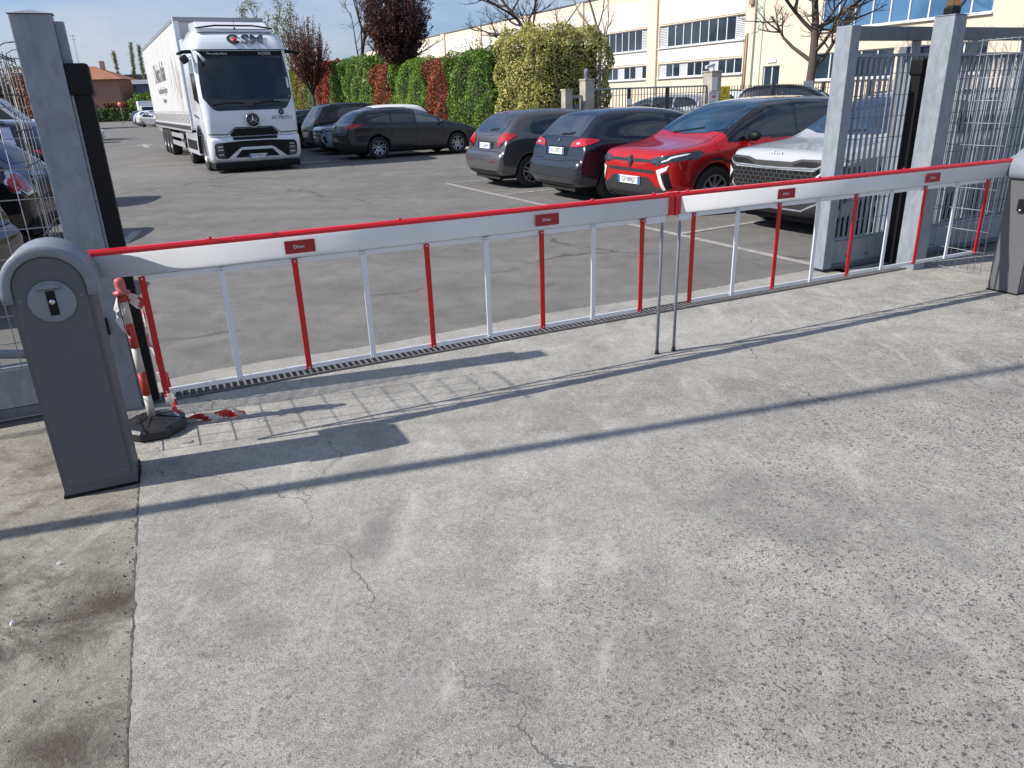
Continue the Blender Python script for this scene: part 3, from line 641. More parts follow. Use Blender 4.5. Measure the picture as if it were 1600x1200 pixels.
def wheel(car, x, y, r, style, w=.205):
    key = (r, style, w)
    e = empty('wheel', (x, y, r)); e.parent = car
    if y < 0: e.rotation_euler = (0, 0, PI)
    if key in _wheel_cache:
        for src in _wheel_cache[key]:
            c = src.copy(); C.objects.link(c); c.parent = e
        return e
    h = w/2; ri = r*.66; A = Matrix.Rotation(R(-90), 4, 'X')       # lathe z -> +y (outside)
    mb = MB(); mb.lathe([(ri, -h), (r*.90, -h), (r*.985, -h*.75), (r, -h*.4), (r, h*.4), (r*.985, h*.75), (r*.90, h), (ri*1.02, h*.96), (ri, h*.8)], 40, M=A); ty = mb.build('tyre', M['rubber'], e)
    mb = MB(); mb.lathe([(ri, -h*.9), (ri, h*.86), (ri*.95, h*.88), (ri*.93, h*.55), (ri*.90, h*.1), (0, h*.05)], 32, M=A)
    nsp, dbl = {'5v': (5, True), '5': (5, False), '10': (10, False), '6': (6, False), '7': (7, False), 'steel': (0, False)}[style]
    mats = [M['alloy_dark'], M['alloy']]; mb.m = [0]*len(mb.m)
    mb.lathe([(ri*1.0, h*.82), (ri*.985, h*.93), (ri*.93, h*.93), (ri*.93, h*.70)], 32, 1, M=A)
    for k in range(nsp):
        for dd in ((-.13, .13) if dbl else (0,)):
            a = 2*PI*k/nsp; w0, w1 = (.022, .014) if dbl else ((.034, .040) if nsp < 8 else (.020, .016)); Rm = Matrix.Rotation(a, 4, 'Y')
            x1 = ri*.95*math.sin(dd*1.6); z1 = ri*.95*math.cos(dd*1.6); x0 = .02*dd/.13 if dbl else 0
            mb.add([(x0-w0, h*.62, .03), (x0+w0, h*.62, .03), (x1+w1, h*.90, z1), (x1-w1, h*.90, z1), (x0-w0, h*.40, .03), (x0+w0, h*.40, .03), (x1+w1, h*.5, z1), (x1-w1, h*.5, z1)],
                   [(0, 1, 2, 3), (4, 7, 6, 5), (0, 4, 5, 1), (1, 5, 6, 2), (2, 6, 7, 3), (3, 7, 4, 0)], 1, M=Rm)
    mb.lathe([(.055, h*.45), (.055, h*.68), (.045, h*.74), (0, h*.75)], 18, 1, M=A)
    rim = mb.build('rim', mats, e)
    _wheel_cache[key] = [ty, rim]
    return e
def plate_on(car, front, z, txt, x, w=.52, hh=.11, tilt=0, y=0):
    s = 1 if front else -1
    mb = MB(); mb.box(-w/2, w/2, -hh/2, hh/2, -.006, .006, 0); mb.box(-w/2+.003, -w/2+.045, -hh/2+.003, hh/2-.003, .0061, .0075, 1); mb.box(w/2-.045, w/2-.003, -hh/2+.003, hh/2-.003, .0061, .0075, 1)
    Mx = frame((x, y, z), (0, s, 0), (-s*math.sin(tilt), 0, math.cos(tilt)))
    o = mb.build('number_plate', [M['plate'], M['plate_blue']], car); o.data.transform(Mx)
    put_text(txt, hh*.86, Mx @ Matrix.Translation((0, -.002, .0075)), M['plate_ink'], o, squash=.88, extrude=.0004)
def make_car(name, p, loc, heading, label, group, paint_mat, scale=1.0, roof_mat=None, dy=None):
    """p: profile and part outlines. loc = ground point under the middle of the REAR axle"""
    Lx = p['L']; xr = p['xr']; xf = xr+p['wb']; r = p['r']; ar = r*1.13
    car = empty(name, (loc[0], loc[1], 0), R(heading), label, 'car', group); car.scale = (scale,)*3
    base = loft(p); body_me = smooth_mesh(base, 2, [cyl_mesh(xr, r+.01, ar), cyl_mesh(xf, r+.01, ar)], 'body')
    body_me.transform(Matrix.Translation((-xr, 0, 0)))
    sh = lambda poly: [(a-xr, b) for a, b in poly]
    body_me.materials.clear(); body_me.polygons.foreach_set('material_index', [0]*len(body_me.polygons))
    body = link_mesh('body', body_me, paint_mat, car, True)
    if roof_mat:
        body_me.materials.append(roof_mat); x_a = interp([(0, 3.1), (1, 3.1)], 0)
        for f in body_me.polygons:
            c = f.center; xx = c.x+xr
            if c.z > interp(p['belt'], xx)+.015 and .42 < xx < 3.16: f.material_index = 1
    bv = BVHTree.FromPolygons([v.co.copy() for v in body_me.vertices], [list(f.vertices) for f in body_me.polygons])
    W_ = max(w for _, w in p['plan'])
    mb = MB(); mb.box(.15-xr, Lx-.2-xr, -W_*.62, W_*.62, .17, .62); mb.build('underbody', M['under'], car)
    for wx in (0, p['wb']):
        for s in (1, -1): wheel(car, wx, s*(W_-.115), r, p.get('wheel', '5'))
    for nm, axis, poly, mt, opt in p['decals']:
        st = opt.get('step', .06)
        q = sh(poly) if axis[-1] in 'yz' else poly
        if axis == 'y':
            for a in ('+y', '-y'): decal(nm, bv, q, a, M[mt] if mt != 'paint' else paint_mat, car, opt.get('off', .005), st, r=opt.get('r', 0), thick=opt.get('thick', 0))
        elif opt.get('sym'):
            decal(nm, bv, q, axis, M[mt], car, opt.get('off', .005), st, r=opt.get('r', 0)); decal(nm, bv, ysym(q), axis, M[mt], car, opt.get('off', .005), st, r=opt.get('r', 0))
        else: decal(nm, bv, q, axis, M[mt] if mt != 'roof' else roof_mat, car, opt.get('off', .005), st, r=opt.get('r', 0))
    if p.get('cladding'):
        for wx in (0, p['wb']):
            ring = [(wx+ar*1.19*math.cos(t), r+.01+ar*1.17*math.sin(t)) for t in [R(-12+204*k/20) for k in range(21)]] + [(wx+ar*.985*math.cos(t), r+.01+ar*.985*math.sin(t)) for t in [R(192-204*k/20) for k in range(21)]]
            for a in ('+y', '-y'): decal('arch_trim', bv, ring, a, M['trim'], car, .010, .05)
    # mirrors
    mxp = p['mirror']
    for s in p.get('mirror_sides', (1, -1)):
        bm = bmesh.new(); bmesh.ops.create_icosphere(bm, subdivisions=3, radius=1)
        for v in bm.verts:
            v.co.x *= .075 if v.co.x > 0 else .035; v.co.y *= .115; v.co.z *= .072
            v.co += Vector((mxp[0]-xr, s*(W_+.085), mxp[1]))
        me = bpy.data.meshes.new('mirror'); bm.to_mesh(me); bm.free()
        mo = link_mesh('mirror', me, M[p.get('mirror_mat')] if p.get('mirror_mat') else paint_mat, car, True)
        mb = MB(); mb.tube([(mxp[0]-xr, s*(W_-.04), mxp[1]-.06), (mxp[0]-xr, s*(W_+.07), mxp[1]-.03)], [.028, .02], 8); mb.build('mirror_arm', M['black'], mo)
        # door handles
        for hx, hz in p.get('handles', []):
            h, nrm, _, _ = bv.ray_cast(Vector((hx-xr, s*4, hz)), Vector((0, -s, 0)))
            if h: mb = MB(); mb.box(h.x-.09, h.x+.09, min(h.y-s*.012, h.y+s*.022), max(h.y-s*.012, h.y+s*.022), hz-.014, hz+.014); mb.build('door_handle', paint_mat, car, bevel=.006)
    for f, z, txt, tl in p['plates']:
        h, nrm, _, _ = bv.ray_cast(Vector((9 if f else -9, 0, z)), Vector((-1 if f else 1, 0, 0)))
        if h: plate_on(car, f, z, txt, h.x+(.02 if f else -.02), tilt=tl)
    return car, bv
def strip(pts, w=.010):
    """outline of a thin line along points"""
    L_ = []; Rr = []
    P_ = [Vector(q) for q in pts]
    for i, q in enumerate(P_):
        d = (P_[min(i+1, len(P_)-1)]-P_[max(0, i-1)]).normalized(); n = Vector((-d.y, d.x))*w/2; L_.append(tuple(q+n)); Rr.append(tuple(q-n))
    return L_+Rr[::-1]

# ---- body types ------------------------------------------------------------
def hatch(L_, H, W_, rear, tilt=.0):
    h = W_/2
    return dict(L=L_, st=[0, .03, .09, .115, .14, .20, .32, .44, .56, .70, .95, 1.3, 1.7, 2.1, 2.45, 2.7, 2.95, 3.15, 3.35, 3.55, 3.72, 3.85, 3.93, L_] if L_ < 4.1 else [0, .03, .09, .115, .14, .20, .32, .44, .56, .70, .95, 1.3, 1.7, 2.1, 2.5, 2.8, 3.05, 3.25, 3.5, 3.75, 3.95, 4.1, L_-.06, L_],
        top=rear+[(1.3, H), (1.8, H-.005), (2.25, H-.06), (L_*.70, 1.18), (L_*.77, .99), (L_*.86, .93), (L_*.94, .84), (L_*.985, .70), (L_, .60)],
        bot=[(0, .36), (.12, .24), (.6, .19), (L_-.5, .19), (L_-.1, .21), (L_, .30)],
        plan=[(0, h*.84), (.03, h*.91), (.09, h*.95), (.14, h*.955), (.3, h*.985), (.8, h), (L_*.7, h), (L_*.88, h*.965), (L_*.95, h*.90), (L_*.985, h*.80), (L_, h*.68)],
        belt=[(0, .9), (.5, 1.0), (1.5, .955), (2.6, .92), (L_*.78, .89), (L_, .72)],
        roofw=[(0, h*.72), (.5, h*.755), (1.2, h*.78), (2.2, h*.765), (3, h*.80)])
P208 = hatch(3.97, 1.46, 1.74, [(0, .58), (.03, .66), (.09, .70), (.115, .73), (.14, .86), (.20, 1.02), (.32, 1.18), (.44, 1.31), (.56, 1.395), (.70, 1.43), (.95, 1.45)])
P208.update(xr=.72, wb=2.54, r=.31, wheel='5v', mirror=(2.62, .99), handles=[(1.62, .86)], plates=[(False, .80, 'FL·526HV', .1)],
    decals=[('side_window', 'y', [(.72, 1.02), (.98, .985), (1.62, .965), (1.62, 1.33), (1.2, 1.345), (.86, 1.29), (.74, 1.18)], 'glass', dict(r=.07)),
            ('side_window', 'y', [(1.70, .962), (2.62, .95), (2.50, 1.06), (2.16, 1.30), (1.70, 1.33)], 'glass', dict(r=.04)),
            ('rear_window', '-x', [(-.55, 1.05), (.55, 1.05), (.62, 1.15), (.56, 1.34), (.48, 1.37), (-.48, 1.37), (-.56, 1.34), (-.62, 1.15)], 'glass_sky', dict(r=.05, step=.045)),
            ('windscreen', '+z', [(2.18, .46), (2.18, -.46), (2.75, -.60), (2.9, -.5), (2.95, 0), (2.9, .5), (2.75, .60)], 'glass', {}),
            ('tail_light', '-x', [(.50, .84), (.60, .80), (.80, .93), (.84, 1.02), (.66, 1.03), (.54, .97)], 'red_lamp', dict(sym=1, step=.035, r=.03, off=.012)),
            ('tail_light', 'y', [(-.01, .90), (.22, .90), (.40, .98), (.36, 1.03), (.1, 1.03)], 'red_lamp', dict(step=.035, r=.02, off=.012)),
            ('tail_light_base', '-x', [(.52, .815), (.60, .76), (.79, .885), (.79, .905)], 'darkred_lamp', dict(sym=1, step=.03, off=.013)),
            ('brake_lamp', '-x', [(-.10, 1.393), (.10, 1.393), (.10, 1.412), (-.10, 1.412)], 'red_lamp', dict(off=.01, step=.03)),
            ('plate_recess', '-x', [(-.33, .73), (.33, .73), (.36, .87), (-.36, .87)], 'black', dict(step=.04, off=.003, r=.02)),
            ('handle_bar', '-x', [(-.16, .985), (.16, .985), (.16, 1.0), (-.16, 1.0)], 'chrome', dict(step=.04, off=.012)),
            ('reflector', '-x', [(.40, .50), (.62, .50), (.62, .525), (.40, .525)], 'darkred_lamp', dict(sym=1, step=.03)),
            ('bumper_seam', '-x', strip([(-.74, .70), (-.3, .70), (0, .695), (.3, .70), (.74, .70)], .010), 'under', dict(step=.05, off=.003)),
            ('lower_bumper', '-x', [(-.62, .26), (.62, .26), (.58, .345), (-.58, .345)], 'trim', dict(step=.05, off=.006, r=.03)),
            ('door_seam', 'y', strip([(1.66, .96), (1.67, .6), (1.60, .28)]), 'under', dict(step=.05, off=.003)),
            ('door_seam', 'y', strip([(1.05, .97), (1.07, .80), (1.12, .66)]), 'under', dict(step=.05, off=.003)),
            ('wiper', '-x', strip([(-.02, 1.085), (-.30, 1.10), (-.36, 1.12)], .022), 'black', dict(step=.04, off=.016)),
            ('headlight', '+x', [(.42, .66), (.70, .72), (.78, .80), (.55, .78)], 'lamp', dict(sym=1, step=.04))])
P308 = hatch(4.25, 1.47, 1.80, [(0, .58), (.03, .655), (.09, .685), (.115, .72), (.14, .88), (.20, 1.02), (.32, 1.16), (.44, 1.28), (.56, 1.385), (.70, 1.425), (.95, 1.455)])
P308.update(xr=.76, wb=2.62, r=.32, wheel='5v', mirror=(2.85, 1.0), handles=[(1.75, .88), (2.7, .87)], plates=[(False, .815, 'FG·578TL', .1)],
    decals=[('side_window', 'y', [(.80, 1.03), (1.82, .985), (1.82, 1.345), (1.3, 1.365), (1.02, 1.32), (.86, 1.16)], 'glass', dict(r=.05)),
            ('side_window', 'y', [(1.90, .982), (2.90, .96), (2.80, 1.06), (2.42, 1.30), (1.90, 1.34)], 'glass', dict(r=.04)),
            ('rear_window', '-x', [(-.62, 1.04), (.62, 1.04), (.57, 1.35), (-.57, 1.35)], 'glass_sky', dict(r=.04, step=.045)),
            ('windscreen', '+z', [(2.42, .47), (2.42, -.47), (3.0, -.62), (3.15, -.5), (3.2, 0), (3.15, .5), (3.0, .62)], 'glass', {}),
            ('tail_light', '-x', [(.42, .875), (.84, .905), (.84, 1.0), (.70, 1.02), (.46, .965)], 'red_lamp', dict(sym=1, step=.035, r=.02, off=.012)),
            ('tail_light', 'y', [(-.01, .89), (.12, .895), (.42, .96), (.44, 1.0), (.2, 1.02), (-.01, 1.0)], 'red_lamp', dict(step=.035, r=.02, off=.012)),
            ('reverse_lamp', '-x', [(.60, .92), (.70, .925), (.70, .955), (.60, .95)], 'lamp', dict(sym=1, step=.03, off=.017)),
            ('plate_recess', '-x', [(-.36, .74), (.36, .74), (.38, .885), (-.38, .885)], 'black', dict(step=.04, off=.003, r=.02)),
            ('bumper_seam', '-x', strip([(-.8, .69), (-.4, .685), (-.3, .66), (.3, .66), (.4, .685), (.8, .69)], .012), 'under', dict(step=.05, off=.003)),
            ('bumper_crease', '-x', strip([(-.74, .42), (0, .40), (.74, .42)], .012), 'under', dict(step=.05, off=.003)),  # dark line paints the shade of the bumper crease
            ('lower_bumper', '-x', [(-.70, .25), (.70, .25), (.66, .30), (-.66, .30)], 'trim', dict(step=.05, off=.006)),
            ('badge', '-x', [(-.028, .955), (.028, .955), (.022, 1.01), (-.022, 1.01)], 'chrome', dict(step=.03, off=.012, r=.015)),
            ('wiper', '-x', strip([(.0, 1.065), (-.33, 1.085), (-.38, 1.105)], .026), 'black', dict(step=.04, off=.016)),
            ('side_crease', 'y', strip([(.5, .86), (1.6, .80), (3.0, .80)], .008), 'under', dict(step=.08, off=.003)),  # dark line paints the shade along the side crease
            ('door_seam', 'y', strip([(1.86, .98), (1.87, .6), (1.80, .28)]), 'under', dict(step=.05, off=.003)),
            ('door_seam', 'y', strip([(1.02, .99), (1.10, .80), (1.20, .66)]), 'under', dict(step=.05, off=.003)),
            ('headlight', '+x', [(.42, .66), (.70, .72), (.78, .80), (.55, .78)], 'lamp', dict(sym=1, step=.04))])
def suv(L_, H, W_, wb, xr, belt=1.05, hood=1.02, nose=.90):
    h = W_/2
    return dict(L=L_, xr=xr, wb=wb, st=[0, .05, .13, .24, .38, .5, .65, .95, 1.35, 1.8, 2.2, 2.5, 2.72, 2.9, 3.1, 3.3, 3.5, L_-.62, L_-.42, L_-.25, L_-.13, L_-.05, L_],
        top=[(0, .66), (.05, .86), (.13, 1.02), (.24, 1.18), (.38, 1.36), (.5, H-.10), (.65, H-.045), (.95, H-.015), (1.5, H), (2.0, H-.005), (2.4, H-.06), (2.9, H-.27), (3.25, hood+.06), (3.45, hood+.01), (L_-.6, hood-.02), (L_-.25, hood-.055), (L_-.13, nose+.02), (L_-.05, nose-.03), (L_, nose-.14)],
        bot=[(0, .42), (.12, .29), (.6, .22), (L_-.55, .22), (L_-.1, .24), (L_, .34)],
        plan=[(0, h*.80), (.05, h*.88), (.13, h*.94), (.3, h*.985), (.8, h), (L_*.75, h), (L_-.5, h*.98), (L_-.25, h*.93), (L_-.13, h*.88), (L_-.05, h*.80), (L_, h*.70)],
        belt=[(0, 1.0), (.5, belt+.05), (1.5, belt), (2.6, belt-.03), (3.2, belt-.06), (L_-.4, nose-.03), (L_, nose-.1)],
        roofw=[(0, h*.70), (.5, h*.745), (1.2, h*.78), (2.4, h*.77), (3.1, h*.82)])
PRED = suv(4.24, 1.575, 1.80, 2.64, .74, 1.02, 1.0, .91)
PRED.update(r=.34, wheel='10', mirror=(2.80, 1.06), mirror_mat='black', handles=[(1.8, .93), (2.72, .92)], cladding=True, plates=[(True, .50, 'GP·888JZ', -.05)],
    decals=[('side_window', 'y', [(.78, 1.10), (1.80, 1.06), (1.80, 1.44), (1.25, 1.46), (.92, 1.36)], 'glass', dict(r=.05)),
            ('side_window', 'y', [(1.86, 1.058), (2.88, 1.04), (2.78, 1.13), (2.36, 1.40), (1.86, 1.44)], 'glass', dict(r=.03)),
            ('windscreen', '+z', [(2.34, -.60), (2.34, .60), (2.8, .69), (3.06, .72), (3.20, .42), (3.24, 0), (3.20, -.42), (3.06, -.72), (2.8, -.69)], 'glass_blue', dict(step=.07)),
            ('rear_window', '-x', [(-.52, 1.14), (.52, 1.14), (.48, 1.42), (-.48, 1.42)], 'glass', dict(r=.04)),
            ('tail_light', '-x', [(.42, .98), (.84, .98), (.84, 1.06), (.5, 1.06)], 'red_lamp', dict(sym=1)),
            ('upper_grille', '+x', [(-.50, .755), (.50, .755), (.50, .80), (-.50, .80)], 'grille', dict(off=.006, step=.04)),
            ('headlight', '+x', [(.44, .765), (.60, .72), (.89, .80), (.89, .90), (.84, .885), (.50, .815)], 'headglass', dict(sym=1, off=.010, step=.035, r=.015)),
            ('headlight', 'y', [(3.98, .79), (3.72, .80), (3.62, .87), (3.66, .90), (4.0, .875)], 'headglass', dict(off=.010, step=.035)),
            ('daylight_strip', '+x', [(.68, .765), (.745, .785), (.765, .812), (.86, .862), (.86, .878), (.745, .832), (.73, .80), (.68, .78)], 'drl', dict(sym=1, off=.016, step=.03)),
            ('middle_grille', '+x', [(-.56, .625), (.56, .61), (.54, .655), (-.54, .67)][::1], 'grille', dict(off=.006, step=.04)),
            ('lower_grille', '+x', [(-.48, .30), (.48, .30), (.62, .42), (.42, .555), (-.42, .555), (-.62, .42)], 'grille', dict(off=.006, step=.04)),
            ('bumper_lip', '+x', [(-.66, .25), (.66, .25), (.74, .40), (.62, .44), (.50, .315), (-.50, .315), (-.62, .44), (-.74, .40)], 'trim', dict(off=.012, step=.04)),
            ('foglight_blade', '+x', [(.60, .66), (.72, .70), (.76, .73), (.74, .66), (.67, .62), (.73, .40), (.70, .39)], 'drl', dict(sym=1, off=.012, step=.03)),
            ('foglight_recess', '+x', [(.685, .60), (.755, .64), (.79, .42), (.74, .40)], 'black', dict(sym=1, off=.008, step=.03)),
            ('emblem', '+x', [(0, .66), (.055, .76), (0, .86), (-.055, .76)], 'gloss_black', dict(off=.022, step=.03)),
            ('emblem_inner', '+x', [(0, .70), (.03, .76), (0, .82), (-.03, .76)], 'chrome_dark', dict(off=.026, step=.03)),
            ('sill_trim', 'y', [(1.1, .24), (3.05, .24), (3.05, .38), (1.1, .38)], 'trim', dict(off=.008)),
            ('bonnet_seam', '+z', strip([(3.22, .66), (3.7, .70), (4.02, .66)], .010), 'under', dict(off=.003, step=.05)),
            ('bonnet_seam', '+z', strip([(3.22, -.66), (3.7, -.70), (4.02, -.66)], .010), 'under', dict(off=.003, step=.05)),
            ('door_seam', 'y', strip([(1.83, 1.05), (1.84, .6), (1.78, .30)]), 'under', dict(step=.05, off=.003)),
            ('door_seam', 'y', strip([(2.92, 1.03), (2.94, .7), (2.84, .30)]), 'under', dict(step=.05, off=.003)),
            ('wiper', '+z', strip([(3.22, -.3), (3.16, .0), (3.10, .28)], .025), 'black', dict(off=.014, step=.04))])
PKIA = suv(4.52, 1.65, 1.87, 2.68, .92, 1.09, 1.08, 1.0)
PKIA.update(r=.36, wheel='5', mirror=(3.0, 1.13), handles=[(1.95, .98), (2.9, .97)], cladding=True, plates=[],
    decals=[('side_window', 'y', [(.95, 1.17), (1.98, 1.13), (1.98, 1.50), (1.3, 1.52), (1.05, 1.40)], 'glass', dict(r=.05)),
            ('side_window', 'y', [(2.04, 1.128), (3.06, 1.11), (2.95, 1.19), (2.45, 1.47), (2.04, 1.50)], 'glass', dict(r=.03)),
            ('windscreen', '+z', [(2.42, -.58), (2.42, .58), (2.8, .66), (3.14, .76), (3.28, .46), (3.32, 0), (3.28, -.46), (3.14, -.76), (2.8, -.66)], 'glass_blue', dict(step=.07)),
            ('rear_window', '-x', [(-.52, 1.2), (.52, 1.2), (.48, 1.5), (-.48, 1.5)], 'glass', dict(r=.04)),
            ('tail_light', '-x', [(.32, 1.02), (.88, 1.02), (.88, 1.1), (.4, 1.1)], 'red_lamp', dict(sym=1)),
            ('upper_grille', '+x', [(-.66, .83), (.66, .83), (.84, .935), (.70, .93), (.42, .925), (.28, .89), (-.28, .89), (-.42, .925), (-.70, .93), (-.84, .935)], 'trim', dict(off=.006, step=.04)),
            ('grille_slot', '+x', [(.30, .852), (.62, .848), (.74, .90), (.44, .90)], 'black', dict(sym=1, off=.012, step=.035)),
            ('chrome_line', '+x', strip([(-.82, .93), (-.66, .832), (0, .815), (.66, .832), (.82, .93)], .016), 'galv', dict(off=.014, step=.04)),
            ('honeycomb_grille', '+x', [(-.50, .46), (.50, .46), (.66, .60), (.64, .80), (0, .795), (-.64, .80), (-.66, .60)], 'honeycomb', dict(off=.008, step=.05)),
            ('lamp_surround', '+x', [(.62, .80), (.90, .93), (.92, .55), (.84, .48), (.70, .56)], 'gloss_black', dict(sym=1, off=.006, step=.035)),
            ('daylight_strip', '+x', [(.845, .90), (.66, .745), (.80, .56), (.845, .545), (.735, .745), (.875, .88)], 'drl', dict(sym=1, off=.016, step=.03)),
            ('headlight', '+x', [(.76, .745), (.90, .86), (.90, .64), (.84, .62)], 'headglass', dict(sym=1, off=.012, step=.03)),
            ('lower_bumper', '+x', [(-.80, .27), (.80, .27), (.90, .54), (.66, .58), (.50, .455), (-.50, .455), (-.66, .58), (-.90, .54)], 'trim', dict(off=.012, step=.04)),
            ('skid_plate', '+x', strip([(-.70, .44), (-.50, .345), (.50, .345), (.70, .44)], .022), 'galv', dict(off=.018, step=.04)),
            ('sill_trim', 'y', [(1.3, .24), (3.2, .24), (3.2, .42), (1.3, .42)], 'trim', dict(off=.008)),
            ('side_vent', 'y', [(3.42, .93), (3.70, .90), (3.74, .93), (3.44, .965)], 'black', dict(off=.008, step=.03)),
            ('roof_rail', '+z', strip([(.8, .62), (1.6, .645), (2.4, .61)], .05), 'black', dict(off=.03, step=.05)),
            ('roof_rail', '+z', strip([(.8, -.62), (1.6, -.645), (2.4, -.61)], .05), 'black', dict(off=.03, step=.05)),
            ('bonnet_seam', '+z', strip([(3.30, .70), (3.9, .72), (4.3, .60)], .010), 'under', dict(off=.003, step=.05)),
            ('bonnet_seam', '+z', strip([(3.30, -.70), (3.9, -.72), (4.3, -.60)], .010), 'under', dict(off=.003, step=.05)),
            ('wiper', '+z', strip([(3.30, -.3), (3.24, .0), (3.20, .28)], .025), 'black', dict(off=.014, step=.04))])
def wagon(L_=4.56, H=1.48, W_=1.82):
    h = W_/2
    return dict(L=L_, xr=.98, wb=2.65, r=.325, st=[0, .05, .14, .28, .42, .55, .7, 1.0, 1.5, 2.0, 2.4, 2.75, 3.0, 3.2, 3.4, 3.65, 3.95, 4.2, 4.35, 4.46, L_],
        top=[(0, .62), (.05, .85), (.14, 1.0), (.28, 1.16), (.42, 1.30), (.55, 1.38), (.7, 1.42), (1.2, H-.01), (1.8, H), (2.3, H-.04), (2.75, 1.31), (3.1, 1.14), (3.35, 1.03), (3.65, .97), (4.1, .89), (4.35, .78), (4.46, .70), (L_, .60)],
        bot=[(0, .36), (.12, .24), (.6, .19), (L_-.5, .18), (L_-.1, .20), (L_, .30)],
        plan=[(0, h*.80), (.05, h*.88), (.14, h*.94), (.3, h*.985), (.8, h), (L_*.75, h), (L_-.5, h*.97), (L_-.25, h*.92), (L_-.10, h*.82), (L_, h*.68)],
        belt=[(0, .95), (.5, 1.03), (1.5, 1.0), (2.6, .955), (3.3, .91), (L_, .72)], roofw=[(0, h*.72), (.5, h*.74), (1.2, h*.76), (2.3, h*.75), (3, h*.79)],
        wheel='5v', mirror=(3.02, 1.0), handles=[(1.85, .90), (2.78, .88)], plates=[(False, .86, 'FW·310', .1)],
        decals=[('side_window', 'y', [(.62, 1.09), (1.42, 1.045), (1.42, 1.37), (1.0, 1.36), (.74, 1.28)], 'glass', dict(r=.05)),
            ('side_window', 'y', [(1.48, 1.04), (2.20, 1.02), (2.20, 1.38), (1.48, 1.375)], 'glass', dict(r=.02)),
            ('side_window', 'y', [(2.27, 1.015), (3.08, .985), (2.94, 1.09), (2.56, 1.31), (2.27, 1.36)], 'glass_light', dict(r=.03)),
            ('windscreen', '+z', [(2.42, -.54), (2.42, .54), (2.85, .62), (3.16, .70), (3.30, .42), (3.34, 0), (3.30, -.42), (3.16, -.70), (2.85, -.62)], 'glass', dict(step=.07)),
            ('rear_window', '-x', [(-.62, 1.07), (.62, 1.07), (.56, 1.35), (-.56, 1.35)], 'glass_sky', dict(r=.04)),
            ('tail_light', '-x', [(.44, .91), (.84, .90), (.84, 1.03), (.70, 1.04), (.46, .96)], 'red_lamp', dict(sym=1, off=.012, step=.035, r=.02)),
            ('tail_light', 'y', [(-.01, .90), (.12, .89), (.50, .97), (.46, 1.03), (.2, 1.04), (-.01, 1.02)], 'red_lamp', dict(off=.012, step=.035)),
            ('bumper_seam', '-x', strip([(-.8, .68), (.8, .68)], .014), 'chrome_dark', dict(step=.05, off=.005)),
            ('lower_bumper', '-x', [(-.78, .25), (.78, .25), (.80, .48), (-.80, .48)], 'trim', dict(step=.05, off=.006)),
            ('headlight', '+x', [(.46, .70), (.78, .76), (.80, .87), (.6, .82)], 'lamp', dict(sym=1, step=.04)),
            ('headlight', 'y', [(4.42, .74), (4.20, .80), (4.02, .88), (4.1, .90), (4.40, .80)], 'lamp', dict(step=.04, off=.01)),
            ('foglight', '+x', [(.5, .36), (.72, .38), (.72, .46), (.5, .44)], 'black', dict(sym=1, step=.04)),
            ('sill_line', 'y', strip([(1.45, .30), (3.1, .30)], .03), 'under', dict(step=.08, off=.004)),
            ('side_crease', 'y', strip([(.55, .89), (1.6, .83), (3.2, .80)], .007), 'under', dict(step=.08, off=.003)),  # side crease drawn as a painted line of shade
            ('door_seam', 'y', strip([(2.235, 1.01), (2.24, .6), (2.18, .26)]), 'under', dict(step=.05, off=.003)),
            ('door_seam', 'y', strip([(3.14, .98), (3.16, .7), (3.06, .26)]), 'under', dict(step=.05, off=.003)),
            ('door_seam', 'y', strip([(1.44, 1.03), (1.46, .8), (1.40, .66)]), 'under', dict(step=.05, off=.003))])
PWAG = wagon()
P500 = hatch(3.55, 1.49, 1.63, [(0, .62), (.04, .78), (.12, .96), (.24, 1.09), (.38, 1.22), (.52, 1.34), (.68, 1.42), (.95, 1.475)])
P500['top'] = [(0, .62), (.04, .78), (.12, .96), (.24, 1.09), (.38, 1.22), (.52, 1.34), (.68, 1.42), (.95, 1.475), (1.3, 1.49), (1.7, 1.47), (2.1, 1.36), (2.5, 1.12), (2.75, 1.0), (3.05, .93), (3.35, .80), (3.5, .66), (3.55, .56)]
P500['st'] = [0, .04, .12, .24, .38, .52, .68, .95, 1.3, 1.7, 2.1, 2.4, 2.65, 2.85, 3.05, 3.25, 3.4, 3.5, 3.55]
